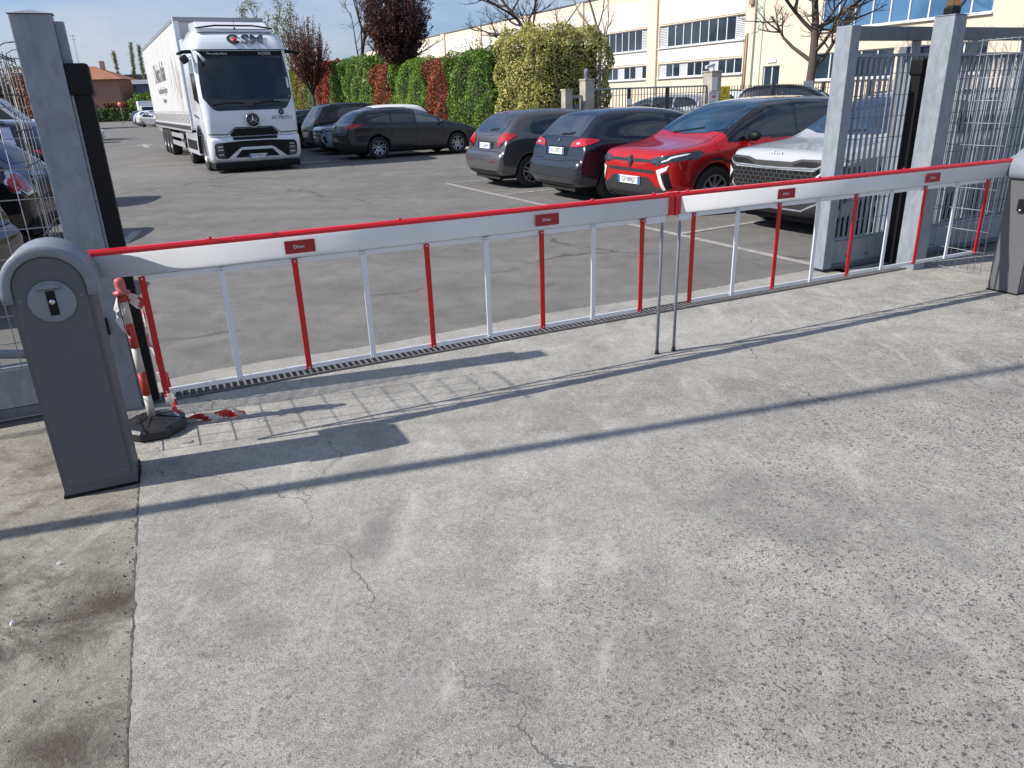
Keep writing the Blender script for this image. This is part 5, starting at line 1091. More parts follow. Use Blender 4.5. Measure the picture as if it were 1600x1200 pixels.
for a, b in bays_:
    for c, d in ((5.70, 7.3), (3.48, 4.25)): mb = MB(); mb.box(a, b, .002, .03, c, d); mb.build('spandrel_panel', M['cream_light'], wl)
mb = MB(); mb.box(-8.72, -8.25, .002, .06, 0, 7.9); mb.build('green_strip', pbr('pale_green_render', (.55, .62, .50), .8), wl)
mb = MB(); mb.tube([(-7.75, .20, 0), (-7.75, .20, 4.6)], .05, 8); mb.tube([(-7.62, .20, 0), (-7.62, .20, 4.5)], .03, 8); mb.box(-8.1, -7.8, .145, .32, 6.0, 6.3); mb.build('drainpipe', pbr('tan_pipe', (.35, .26, .18), .6), wl)
for wi, (a, b, c, d, ty) in enumerate(wins):
    if a > 15 and ty == 'lo': pass
    e = MB(); y = -.11; fr_ = .06; n = {'up': 10, 'lo': 11, 'r': max(2, round((b-a)/.95)), 'glass': round((b-a)/.95), 'door': 2}[ty]
    e.box(a, b, y-.04, y+.03, c, c+fr_); e.box(a, b, y-.04, y+.03, d-fr_, d); e.box(a, a+fr_, y-.04, y+.03, c+fr_, d-fr_); e.box(b-fr_, b, y-.04, y+.03, c+fr_, d-fr_)
    for i in range(1, n): xx = a+(b-a)*i/n; e.box(xx-.035, xx+.035, y-.04, y+.025, c+fr_, d-fr_)
    if ty != 'door': e.box(a-.05, b+.05, -.10, .12, c-.07, c-.002)
    w = e.build('window_frame' if ty != 'door' else 'door', M['white_frame'], bd)
    mb = MB(); mb.quad((a+.01, y-.02, c+.01), (b-.01, y-.02, c+.01), (b-.01, y-.02, d-.01), (a+.01, y-.02, d-.01)); mb.build('panes', M['blue_glass'] if ty == 'glass' else M['win_glass'], w, fix=False)
    if ty == 'up':
        for (p, q) in ((a+fr_, a+(b-a)/n-.035), (b-(b-a)/n+.035, b-fr_)):
            mb = MB(); z = c+fr_
            while z < d-.1: mb.box(p, q, y-.018, y+.012, z, z+.065); z += .095
            mb.build('louvre', M['white_frame'], w)
    if ty == 'lo':
        for i in (3, 7, 10) if wi % 4 != 3 else (1, 4, 8): mb = MB(); mb.box(a+(b-a)*i/n+.036, a+(b-a)*(i+1)/n-.036, y-.015, y+.01, c+fr_, d-fr_); mb.build('infill_panel', M['panel'], w)
    if ty == 'r':
        mb = MB(); mb.box(a+fr_, b-fr_, y-.10, y-.05, d-.35, d-.1); mb.build('blind', M['panel'], w)
mb = MB(); mb.lathe([(0, .5), (.25, .48), (.42, .32), (.45, .1), (.4, 0)], 16, M=Matrix.Translation((28, -4, 8.03))); mb.tube([(28, -4, 8.4), (28, -4, 10.2)], .03, 5); mb.build('roof_vent', M['galv_dark'], bd)
mb = MB(); mb.box(-9.9, -9.3, .002, .06, 3.0, 3.18); mb.build('door_sign', M['white_frame'], bd)

# ================================================================ fence, pillars, signs behind the parked cars
F0 = Vector((2.69, 25.0, 0)); RF = Matrix.Translation(F0) @ Matrix.Rotation(R(SA), 4, 'Z')
def on_f(s, y=0, z=0): return tuple(RF @ Vector((s, y, z)))
M['pillar'] = pbr('weathered_concrete_pillar', (.36, .34, .29), .9, var=.3, vs=3, detail=7, bump=.3, bs=25); M['fence_dark'] = pbr('fence_paint', (.035, .04, .045), .5)
def pillar(s, w, h, label, y=0):
    o = empty('concrete_pillar', on_f(s, y), R(SA), label, 'pillar', 'concrete gate pillars')
    mb = MB(); mb.box(-w/2, w/2, -w/2, w/2, 0, h); mb.build('shaft', M['pillar'], o, bevel=.012)
    mb = MB(); mb.box(-w/2-.02, w/2+.02, -w/2-.02, w/2+.02, h+.001, h+.05); mb.build('coping', M['pillar'], o, bevel=.01); return o
p1 = pillar(0, .34, 2.12, 'slim concrete pillar topped by a small round lamp, left end of the fence')
mb = MB(); mb.lathe([(0, .30), (.05, .285), (.085, .22), (.085, .12), (.06, .04), (.07, 0), (.07, -.01)], 14, M=Matrix.Translation((-.02, 0, 2.18))); mb.build('globe_lamp', M['galv_dark'], p1)
pillar(-.75, .26, 1.84, 'low concrete pillar standing in the yellow-green bush beside the small side gate')
p3 = pillar(5.12, .44, 2.28, 'thick stained concrete pillar with white notices and a security camera on top')
mb = MB(); mb.box(-.22, .14, -.055, .055, .0, .10, M=Matrix.Translation((-.12, -.05, 2.44)) @ Matrix.Rotation(R(-14), 4, 'Y')); mb.tube([(.05, 0, 2.33), (.02, 0, 2.46)], .03, 8); mb.build('security_camera', M['white_frame'], p3, bevel=.01)
def sign_on(par_loc, rz, w, h, z, label, mats, extra, name='sign', cat='sign'):
    o = empty(name, par_loc, rz, label, cat); mb = MB(); mb.box(-w/2, w/2, -.012, 0, z, z+h); mb.build('board', mats[0], o); extra(o, w, h, z); return o
def txt(o, s, x, z, size, mat, sq=1): put_text(s, size, frame((x, -.0135, z), (1, 0, 0), (0, 0, 1)), mat, o, squash=sq, extrude=.0006)
M['notice'] = pbr('white_notice', (.74, .76, .78), .5); M['notice_red'] = pbr('notice_red', (.6, .12, .14), .5); M['yellow'] = pbr('warning_yellow', (.85, .66, .02), .45)
def ex1(o, w, h, z):
    mb = MB(); mb.box(-.07, .10, -.0145, -.0122, z+h*.58, z+h*.76); mb.build('red_block', M['notice_red'], o)
    txt(o, 'ATTENZIONE', 0, z+h*.88, .055, M['plate_ink']); txt(o, 'AREA', 0, z+h*.38, .05, M['plate_ink']); txt(o, 'VIDEOSORVEGLIATA', 0, z+h*.24, .04, M['plate_ink'], .9); txt(o, 'P. 1', 0, z+h*.12, .035, M['plate_ink'])
sign_on(on_f(5.02, -.225), R(SA), .44, .46, 1.20, 'white notice with a red block on the thick concrete pillar', [M['notice']], ex1)
def ex2(o, w, h, z): txt(o, 'INGRESSO', 0, z+h*.8, .04, M['plate_ink'], .9); txt(o, 'MERCI', 0, z+h*.62, .05, M['plate_ink'], .9); txt(o, 'N. 12', 0, z+h*.4, .05, M['plate_ink'])
sign_on(on_f(5.03, -.225), R(SA), .26, .42, 1.70, 'narrow white notice above the one with the red block', [M['notice']], lambda o, w, h, z: None)
def ex3(o, w, h, z):
    t = pbr('warning_black', (.02, .02, .02), .5); mb = MB()
    A, B, Cc = Vector((-.17, z+.16)), Vector((.17, z+.16)), Vector((0, z+.47))
    for p, q in ((A, B), (B, Cc), (Cc, A)):
        d = (q-p).normalized(); n = Vector((-d.y, d.x))*.009; mb.add([(v.x, -.0135, v.y) for v in (p-n, q-n, q+n, p+n)], [(0, 1, 2, 3)])
    mb.add([(a, -.0137, z+b) for a, b in ((.0, .40), (-.045, .29), (-.008, .295), (-.02, .20), (.035, .31), (.0, .305), (.022, .40))], [(0, 1, 2, 3, 4, 5, 6)])
    mb.box(-.2, .2, -.0136, -.0122, z+.10, z+.108); mb.build('shock_symbol', t, o, fix=False); txt(o, 'PERICOLO', 0, z+.05, .055, t)
sign_on(on_f(5.68, -.05), R(SA), .46, .52, 1.30, 'yellow electric hazard sign with a black triangle on the fence', [M['yellow']], ex3)
sign_on(on_f(1.60, -.05), R(SA), .16, .20, 1.34, 'tiny blank white notice on the fence left of the thick pillar', [M['notice']], lambda o, w, h, z: None)
def ex4(o, w, h, z): txt(o, 'PROPRIETÀ', 0, z+h*.65, .07, M['sticker'], .9); txt(o, 'PRIVATA', 0, z+h*.35, .07, M['sticker'], .9)
sign_on(on_f(9.72, -.05), R(SA), .52, .34, 1.58, 'white notice on the fence in front of the big bare tree', [M['notice']], ex4)
def picket_fence(s0, s1, h, label, posts, mats, sp=.125, y=0, rail=.05):
    o = empty('metal_fence', on_f(s0, y), R(SA), label, 'fence', 'metal fences beside the concrete pillars'); L_ = s1-s0
    mb = MB(); x = sp
    while x < L_: mb.box(x-.011, x+.011, -.008, .008, .12, h); x += sp
    mb.build('pickets', mats, o)
    mb = MB()
    for z in (.3, .75, 1.2, h-.18): mb.box(0, L_, -.018, -.0085, z, z+.016)
    mb.build('rails', M['galv_dark'], o)
    if rail: mb = MB(); mb.box(0, L_, -.025, .025, h, h+rail); mb.build('top_rail', M['galv'], o)
    for p in posts: mb = MB(); mb.box(p-s0-.05, p-s0+.05, -.04, .04, 0, h+.03); mb.build('fence_post', mats, o)
    mb = MB(); mb.box(0, L_, .03, .23, 0, .25); mb.build('kerb_wall', M['pillar'], o); return o
picket_fence(.25, 4.88, 1.83, 'dark metal fence with a light top rail, left of the thick concrete pillar', (1.63, 3.21), M['fence_dark'])
picket_fence(5.40, 24, 1.84, 'dark metal fence without top rail, right of the thick concrete pillar', (5.45, 8.0, 10.6, 13.2, 16), M['fence_dark'], .13, 0, 0)
sg = empty('side_gate', on_f(-.6), R(SA), 'small galvanised pedestrian gate between the two slim concrete pillars', 'gate')
mb = MB(); mb.box(0, .42, -.02, .02, 1.62, 1.70); mb.box(0, .05, -.02, .02, 0, 1.62); mb.box(.37, .42, -.02, .02, 0, 1.62); mb.build('gate_frame', M['galv'], sg)
mb = MB(); mb.box(.12, .30, -.05, .04, 1.0, 1.45); mb.build('letter_box', M['galv_dark'], sg)

# ================================================================ far end of the street
M['pink'] = pbr('pink_render', (.40, .215, .165), .85, var=.08, vs=.4); M['tile'] = pbr('terracotta_tiles', (.30, .13, .075), .8, var=.15, vs=2)
hs = empty('pink_house', (-73.4, 140, 0), R(10), 'pink two-storey house with terracotta hipped roof at the far end of the lane', 'house')
mb = MB(); wall_holes(mb, -9, 6, 0, 7.0, [(-6.6, -3.6, 4.0, 5.8), (-1.2, 1.8, 4.2, 5.9), (-1.2, 1.8, 1.4, 2.8)], 0, .2); mb.quad((6, 0, 0), (6, 10, 0), (6, 10, 7), (6, 0, 7)); mb.quad((-9, 0, 0), (-9, 10, 0), (-9, 10, 7), (-9, 0, 7)); mb.quad((-9, 10, 0), (6, 10, 0), (6, 10, 7), (-9, 10, 7)); mb.build('wall', M['pink'], hs, fix=False)
mb = MB(); mb.add([(-10, -1.2, 6.9), (7.2, -1.2, 6.9), (7.2, 11, 6.9), (-10, 11, 6.9), (-4.5, 5, 9.3), (1.0, 5, 9.3)], [(0, 1, 5, 4), (1, 2, 5), (2, 3, 4, 5), (3, 0, 4), (0, 3, 2, 1)]); mb.build('roof', M['tile'], hs)
for a, b, c, d in [(-6.6, -3.6, 4.0, 5.8), (-1.2, 1.8, 4.2, 5.9), (-1.2, 1.8, 1.4, 2.8)]:
    mb = MB(); mb.box(a, b, .12, .19, c, d); mb.build('window', M['win_glass'], hs)
mb = MB(); mb.box(2.2, 2.9, 4.5, 5.2, 8.7, 10.1); mb.build('chimney', M['pink'], hs)
mb = MB(); mb.tube([(-1, 4, 9.2), (-1, 4, 14.5)], .04, 4); mb.tube([(-1.6, 4, 14.2), (-.4, 4, 14.2)], .03, 4); mb.tube([(-1.4, 4, 13.6), (-.6, 4, 13.6)], .03, 4); mb.build('aerial', M['galv_dark'], hs)
gb = empty('grey_building', (-94, 190, 0), R(8), 'long flat grey building with a dark roof edge behind the pink house', 'building')
mb = MB(); mb.box(0, 62, 0, 12, 0, 7.9); mb.build('wall', pbr('grey_render', (.17, .18, .20), .8, var=.15, vs=.15), gb)
mb = MB(); mb.box(-.5, 60, -.6, 12.6, 7.91, 9.6); mb.build('roof', pbr('dark_roof_edge', (.03, .035, .045), .7), gb)
for k in range(6): mb = MB(); mb.box(4+6.5*k, 7+6.5*k, -.08, -.01, 5.4, 7.6); mb.build('window', M['panel'] if k % 2 else M['win_glass'], gb)
wg = empty('low_building', (-70.8, 122, 0), R(5), 'low white flat-roofed building edge just left of the lorry trailer', 'building')
mb = MB(); mb.box(7.2, 22, 20, 30, 0, 6.0); mb.build('wall', pbr('bluegrey_wall', (.10, .12, .15), .8), wg); mb = MB(); mb.box(6.8, 22.4, 19.6, 30.4, 6.01, 6.7); mb.build('roof', M['white_frame'], wg)
bb_ = empty('brown_building', (-47.2, 80, 0), R(20), 'brown building seen through the left mesh behind the bare bush', 'building')
mb = MB(); mb.box(-1.4, 2.2, 0, 5, 0, 5.3); mb.build('wall', pbr('brown_brick', (.13, .075, .05), .9, var=.15, vs=2), bb_); mb = MB(); mb.box(-1.7, 2.5, -.3, 5.3, 5.31, 5.5); mb.build('roof', M['coping'], bb_)
for k in range(2): mb = MB(); mb.box(-1+1.7*k, -.2+1.7*k, -.06, -.01, 3.4, 4.5); mb.build('window', M['win_glass'], bb_)
# box van and the row of cars far up the lane
bvn = empty('box_van', (-46.0, 103, 0), R(-62), 'white box van parked far up the lane beside the lorry trailer', 'van')
mb = MB(); mb.box(-5.5, -1.6, -1.1, 1.1, .7, 2.8); mb.build('box_body', M['white_frame'], bvn, bevel=.05)
mb = MB(); mb.prism([(-1.55, .4), (.2, .4), (.3, 1.0), (-.1, 1.25), (-.7, 2.1), (-1.55, 2.15)], -1.0, 1.0, 'y'); cbx = mb.build('cab', M['white_frame'], bvn, bevel=.06)
mb = MB(); mb.add([(-.10, -.85, 1.28), (-.10, .85, 1.28), (-.66, .8, 2.06), (-.66, -.8, 2.06)], [(0, 1, 2, 3)], M=Matrix.Translation((.03, 0, .02))); mb.build('windscreen', M['glass'], cbx, fix=False)
for x in (-4.6, -.4):
    for s in (1, -1): mb = MB(); mb.tube([(x, s*.78, .36), (x, s*1.02, .36)], .36, 18); mb.build('wheel', M['rubber'], bvn)
def far_car(loc, hd, col, label, grp, suv_=False, sc=1):
    o = empty('parked_car', (*loc, 0), R(hd), label, 'car', grp); o.scale = (sc,)*3
    me = loft(P308 if not suv_ else PKIA); p = P308 if not suv_ else PKIA; me = smooth_mesh(me, 1, (), 'body'); me.transform(Matrix.Translation((-p['xr'], 0, 0))); me.materials.clear(); link_mesh('body', me, col, o, True)
    bv = BVHTree.FromPolygons([v.co.copy() for v in me.vertices], [list(f.vertices) for f in me.polygons])
    for nm, ax, poly, mt, opt in p['decals']:
        if nm in ('windscreen', 'rear_window', 'side_window', 'tail_light', 'honeycomb_grille', 'headlight'):
            for a in (('+y', '-y') if ax == 'y' else (ax,)): decal(nm, bv, [(u-p['xr'], v) for u, v in poly] if ax[-1] in 'yz' else poly, a, M[mt], o, .008, .16)
    for x in (0, p['wb']):
        for s in (1, -1): mb = MB(); mb.tube([(x, s*.7, p['r']), (x, s*.92, p['r'])], p['r'], 18); mb.build('wheel', M['rubber'], o)
    return o
DG = 'cars parked far up the lane'
V2 = Vector((-.454, .891))
for k, (col, lb, sv) in enumerate(((c_silver, 'silver car nearest the lorry trailer in the far row up the lane', False), (c_white, 'white car second from the trailer in the far row up the lane', True), (pt('far_dark_red_paint', (.12, .01, .015), .1), 'dark red car third from the trailer in the far row up the lane', False), (c_ice, 'pale blue car next to the white box van far up the lane', False), (c_black, 'black car at the far end of the row up the lane, beyond the box van', True))):
    q = Vector((-37.2, 83.0)) + V2*(5.6*k) ; far_car(q, -35, col, lb, DG, sv)
far_car((-42.4, 79.8), 118, pt('dusk_blue_paint', (.03, .05, .09), .1), 'lone dark blue car at the left kerb far down the lane', DG)
# cars and a van seen through the left mesh
vn = empty('panel_van', (-22.4, 33.1, 0), R(22), 'white panel van with sloping nose seen through the left mesh', 'van')
mb = MB(); mb.prism(rounded([(-3.0, .35), (2.3, .35), (2.75, .50), (2.85, .95), (2.2, 1.30), (1.25, 2.35), (.7, 2.55), (-2.9, 2.6), (-3.05, 2.4)], .15, 4), -.95, .95, 'y'); vb = mb.build('body', M['truck_white'], vn, bevel=.08)
for s in (1, -1):
    y0, y1 = (.951, .958) if s > 0 else (-.958, -.951)
    mb = MB(); mb.prism([(1.15, 1.35), (2.02, 1.30), (1.28, 2.1), (1.0, 2.1)], y0, y1, 'y'); mb.build('side_window', M['glass'], vb)
    mb = MB(); mb.prism([(.1, 1.38), (.95, 1.36), (.85, 2.08), (.1, 2.08)], y0, y1, 'y'); mb.build('side_window', M['glass'], vb)
    for x in (-2.0, 1.9): mb = MB(); mb.tube([(x, s*.72, .35), (x, s*.965, .35)], .35, 20); mb.build('wheel', M['rubber'], vn)
mb = MB(); mb.add([(2.24, -.8, 1.33), (2.24, .8, 1.33), (1.33, .78, 2.30), (1.33, -.78, 2.30)], [(0, 1, 2, 3)], M=Matrix.Translation((.03, 0, .02))); mb.build('windscreen', M['glass'], vb, fix=False)
make_car('parked_car', PWAG, (-15.6, 23.6), 188, 'cream car with pale roof seen through the left mesh, in front of the white van', FG, c_cream, 1.0)
far_car((-26.6, 44.5), 22, c_white, 'white car beyond the panel van, right behind the scratched gate post', FG)
sgn = empty('road_sign', (-54, 112, 0), 0, 'thin round road sign on a pole near the far hedge', 'sign'); mb = MB(); mb.tube([(0, 0, 0), (0, 0, 2.6)], .05, 6); mb.build('pole', M['galv'], sgn); mb = MB(); mb.lathe([(0, 0), (.34, 0), (.34, .03), (0, .03)], 16, M=Matrix.Translation((0, -.06, 2.5)) @ Matrix.Rotation(R(90), 4, 'X')); mb.build('sign_disc', M['notice_red'], sgn)
# street lamps seen through the left mesh
for (x, y, hgt, lb) in ((-24.9, 40, 4.9, 'thin street lamp with a curved arm, left of the scratched post, nearest one'), (-33.0, 54, 5.6, 'thin street lamp with a curved arm behind the nearest one at the left edge')):
    o = empty('street_lamp', (x, y, 0), 0, lb, 'street lamp', 'street lamps at the left'); mb = MB(); mb.tube([(0, 0, 0), (0, 0, hgt-.6)], [.09, .05], 8); mb.tube([(0, 0, hgt-.6), (.15, 0, hgt-.1), (.6, 0, hgt+.1), (1.5, 0, hgt+.15)], .035, 6); mb.build('column', M['galv_dark'], o)
    mb = MB(); mb.box(1.3, 2.0, -.12, .12, hgt+.10, hgt+.2); mb.build('lamp_head', M['galv_dark'], o)
# ================================================================ vegetation
RN = np.random.default_rng(7)
def leaf_mat(name, col, rough=.55, tr=.25):
    m = bpy.data.materials.new(name); m.use_nodes = True; nt = m.node_tree; L = nt.links.new; b = nt.nodes['Principled BSDF']
    tc = N(nt, 'ShaderNodeTexCoord'); n = N(nt, 'ShaderNodeTexNoise', Scale=1.6, Detail=4.0); L(tc.outputs['Object'], n.inputs['Vector'])
    cr = N(nt, 'ShaderNodeValToRGB'); cr.color_ramp.elements[0].position = .35; cr.color_ramp.elements[1].position = .65
    cr.color_ramp.elements[0].color = (*[c*.72 for c in col], 1); cr.color_ramp.elements[1].color = (*[c*1.22 for c in col], 1)
    L(n.outputs[0], cr.inputs[0]); L(cr.outputs[0], b.inputs['Base Color']); b.inputs['Roughness'].default_value = rough
    if tr:
        t = N(nt, 'ShaderNodeBsdfTranslucent'); L(cr.outputs[0], t.inputs[0]); ms = N(nt, 'ShaderNodeMixShader'); ms.inputs[0].default_value = tr
        L(b.outputs[0], ms.inputs[1]); L(t.outputs[0], ms.inputs[2]); L(ms.outputs[0], nt.nodes['Material Output'].inputs[0])
    return m
def leaves(name, P, nrm, size, mats, parent, weights=None, aspect=.6, spread=.9, up=0.0):
    """many leaf-sized faces: each a folded diamond"""
    n = len(P); nr = RN.normal(size=(n, 3))*spread + (nrm if nrm is not None else 0); nr[:, 2] += up; nr /= np.linalg.norm(nr, axis=1)[:, None]+1e-9
    a = np.cross(nr, RN.normal(size=(n, 3))); a /= np.linalg.norm(a, axis=1)[:, None]+1e-9; b = np.cross(nr, a)
    s = size*RN.uniform(.65, 1.35, (n, 1))
    v = np.stack([P-a*s, P+b*s*aspect+nr*s*.15, P+a*s, P-b*s*aspect+nr*s*.15], 1).reshape(-1, 3).astype(np.float32)
    me = bpy.data.meshes.new(name); me.vertices.add(4*n); me.vertices.foreach_set('co', v.ravel()); me.loops.add(4*n); me.loops.foreach_set('vertex_index', np.arange(4*n, dtype=np.int32))
    me.polygons.add(n); me.polygons.foreach_set('loop_start', np.arange(0, 4*n, 4, dtype=np.int32)); me.polygons.foreach_set('loop_total', np.full(n, 4, dtype=np.int32))
    for m in mats: me.materials.append(m)
    me.polygons.foreach_set('material_index', RN.choice(len(mats), n, p=weights).astype(np.int32)); me.update(calc_edges=True)
    o = bpy.data.objects.new(name, me); C.objects.link(o); o.parent = parent; return o
def bumpy(p, amp=.12, f=1.9):
    x, y, z = p.T; return amp*(np.sin(x*f*2.1+y*1.3)*np.sin(y*f*1.7-z*2.3+1)*.6+np.sin(z*f*2.4+x*3.1)*.4+np.sin(y*f*4.3+z*5)*.25)
def clipped(name, loc, rz, dx, dy, dz, mats, w, dens, size, label, group=None, cat='hedge', amp=.12, z0=.05, round_=.25, wisps=0, core=None):
    """a clipped hedge block: local x along, y depth. Foliage fills a shell on every side and top"""
    o = empty(name, loc, rz, label, cat, group); Ps = []; Ns = []
    for ax, sg, A in ((1, 1, dx*dz), (1, -1, dx*dz), (0, 1, dy*dz), (0, -1, dy*dz), (2, 1, dx*dy)):
        n = int(A*dens); p = np.empty((n, 3)); p[:, 0] = RN.uniform(0, dx, n); p[:, 1] = RN.uniform(0, dy, n); p[:, 2] = RN.uniform(z0, dz, n)
        lim = (dx, dy, dz)[ax]; p[:, ax] = lim if sg > 0 else 0; nv = np.zeros((n, 3)); nv[:, ax] = sg
        d = bumpy(p, amp)[:, None] - RN.exponential(.09, n)[:, None]
        # rounded shoulders
        ex = np.clip((np.abs(p[:, 0]-dx/2)-(dx/2-round_))/round_, 0, 1); ey = np.clip((np.abs(p[:, 1]-dy/2)-(dy/2-round_))/round_, 0, 1); ez = np.clip((p[:, 2]-(dz-round_))/round_, 0, 1)
        c = np.array([dx/2, dy/2, dz/2]); pull = round_*.42*((ex**2+ey**2+ez**2 > 1.0)*(ex**2+ey**2+ez**2-1))[:, None]
        q = p+nv*d; dirc = c-p; dirc /= np.linalg.norm(dirc, axis=1)[:, None]+1e-9; q = q+dirc*pull
        Ps.append(q); Ns.append(nv)
    if wisps:
        for _ in range(wisps):
            x, y = RN.uniform(.1, dx-.1), RN.uniform(.1, dy-.1); h = RN.uniform(.25, .75); k = 16; t = np.linspace(0, 1, k)[:, None]
            Ps.append(np.array([x, y, dz-.05])+t*np.array([RN.normal(0, .06), RN.normal(0, .06), h])+RN.normal(0, .02, (k, 3))); Ns.append(np.zeros((k, 3))+[0, 0, .3])
    leaves('foliage', np.concatenate(Ps), np.concatenate(Ns), size, mats, o, w, spread=.75)
    mb = MB(); i = .24+round_*.42; mb.box(i, dx-i, i, dy-i, 0, dz-i-.06); mb.build('shade_core', core or M['hedge_core'], o)  # solid dark core: shade between the leaves put into its colour
    return o
M['hedge_core'] = pbr('green_shade_core', (.022, .032, .012), .95, col2=(.035, .045, .018), vs=12)  # dark green that paints the shade deep inside the foliage
M['red_core'] = pbr('red_shade_core', (.07, .02, .012), .95, col2=(.03, .028, .012), vs=12)  # same painted inner shade, for the red blocks
g1, g2, g3, g4 = leaf_mat('leaf_green', (.125, .24, .028)), leaf_mat('leaf_deep_green', (.062, .135, .024)), leaf_mat('leaf_bright_green', (.21, .36, .034)), leaf_mat('leaf_grey_green', (.17, .235, .10))
r1, r2, r3 = leaf_mat('leaf_red', (.36, .050, .026)), leaf_mat('leaf_rust', (.30, .095, .04)), leaf_mat('leaf_crimson', (.20, .022, .022))
y1, y2, y3 = leaf_mat('leaf_yellow_green', (.50, .46, .11)), leaf_mat('leaf_cream', (.66, .61, .27)), leaf_mat('leaf_olive', (.21, .22, .05))
p1_, p2_, p3_ = leaf_mat('leaf_purple', (.10, .038, .034)), leaf_mat('leaf_dark_purple', (.055, .022, .024)), leaf_mat('leaf_russet', (.19, .075, .045))
b1 = leaf_mat('leaf_poplar', (.20, .21, .09)); b2 = leaf_mat('leaf_poplar_pale', (.28, .28, .15))
H0 = Vector((-1.2, 30.5, 0)); HRZ = R(SA+90)          # local x along V, local y = -U (towards the lane)
def hx(t, d=0): return tuple(H0 + V*t + U*d)
HG = 'clipped hedge blocks of different shrubs along the car park'
blocks = [(-1.5, 2.55, 3.35, [g1, g2, g3, y3], [.4, .3, .25, .05], 'dark green clipped hedge block with wispy shoots, right of the nearest red one', 26, None),
          (2.6, 4.8, 3.28, [r1, r2, r3, y3], [.4, .33, .2, .07], 'red-leaved hedge block between the wispy green block and the bright rounded green block', 0, 'red_core'),
          (5.0, 9.5, 3.40, [g3, g1, g2], [.6, .3, .1], 'bright green hedge block with a rounded top, right of the dark purple tree', 0, None),
          (9.9, 12.4, 3.35, [r1, r2, r3, y1], [.42, .36, .15, .07], 'rust-red hedge block with a few yellow leaves, left of the dark purple tree', 0, 'red_core'),
          (12.5, 20.6, 3.95, [g1, g2, g3, g4], [.35, .25, .28, .12], 'tallest green hedge block, below the twin-stemmed bare tree', 0, None),
          (20.7, 24.4, 4.1, [r1, r3, r2], [.5, .3, .2], 'bright crimson hedge block, left of the tallest green block', 0, 'red_core'),
          (24.5, 27.6, 4.25, [g4, g1, y3], [.6, .3, .1], 'grey-green hedge block, next to the lorry windscreen', 0, None),
          (27.7, 30.5, 4.0, [r2, g3, y3], [.5, .3, .2], 'brownish hedge block beside the lorry cab', 0, 'red_core'),
          (30.6, 36, 3.9, [g3, g1], [.6, .4], 'green hedge block furthest up the lane, mostly behind the lorry', 0, None)]
for (a, b, h, mats, w, lb, wis, core) in blocks:
    far = a > 12
    clipped('hedge', hx(a, 1.6), HRZ, b-a, 1.6, h, mats, w, 560 if not far else 320, .040 if not far else .055, lb, HG, wisps=wis, core=M[core] if core else None, amp=.24)
clipped('large_shrub', hx(-4.5, 3.6), HRZ, 3.2, 3.35, 3.88, [y1, y2, y3, g1], [.42, .28, .22, .08], 620, .040, 'huge clipped yellow-green variegated shrub at the right end of the hedge, taller than the rest', None, 'shrub', amp=.22, round_=.6, core=M['hedge_core'])
# grass strip and kerb along the hedge
mb = MB(); mb.box(-6, 40, 0, .14, 0, .12, M=Matrix.Translation(hx(0, -.95)) @ Matrix.Rotation(HRZ, 4, 'Z')); tag(mb.build('kerb', M['pillar']), kind='structure')
me = bpy.data.meshes.new('verge'); me.from_pydata([tuple(Vector(hx(t, d))+Vector((0, 0, .07))) for t, d in ((-6, -.92), (40, -.92), (40, 4), (-6, 4))], [], [(0, 1, 2, 3)]); me.update(); tag(link_mesh('verge', me, pbr('verge_soil', (.07, .065, .035), .95, var=.3, vs=3)), kind='structure')
n = 15000; t = RN.uniform(-5, 14, n); d = RN.uniform(-.9, .25, n); P = np.array(H0)[None]+t[:, None]*np.array(V)+d[:, None]*np.array(U); P[:, 2] = .10+RN.uniform(0, .22, n)
go = leaves('grass', P, np.zeros((n, 3)), .07, [leaf_mat('grass_blade', (.11, .20, .03)), g3], None, aspect=.12, spread=1); tag(go, 'rough green grass growing along the foot of the hedge', 'grass', kind='stuff')
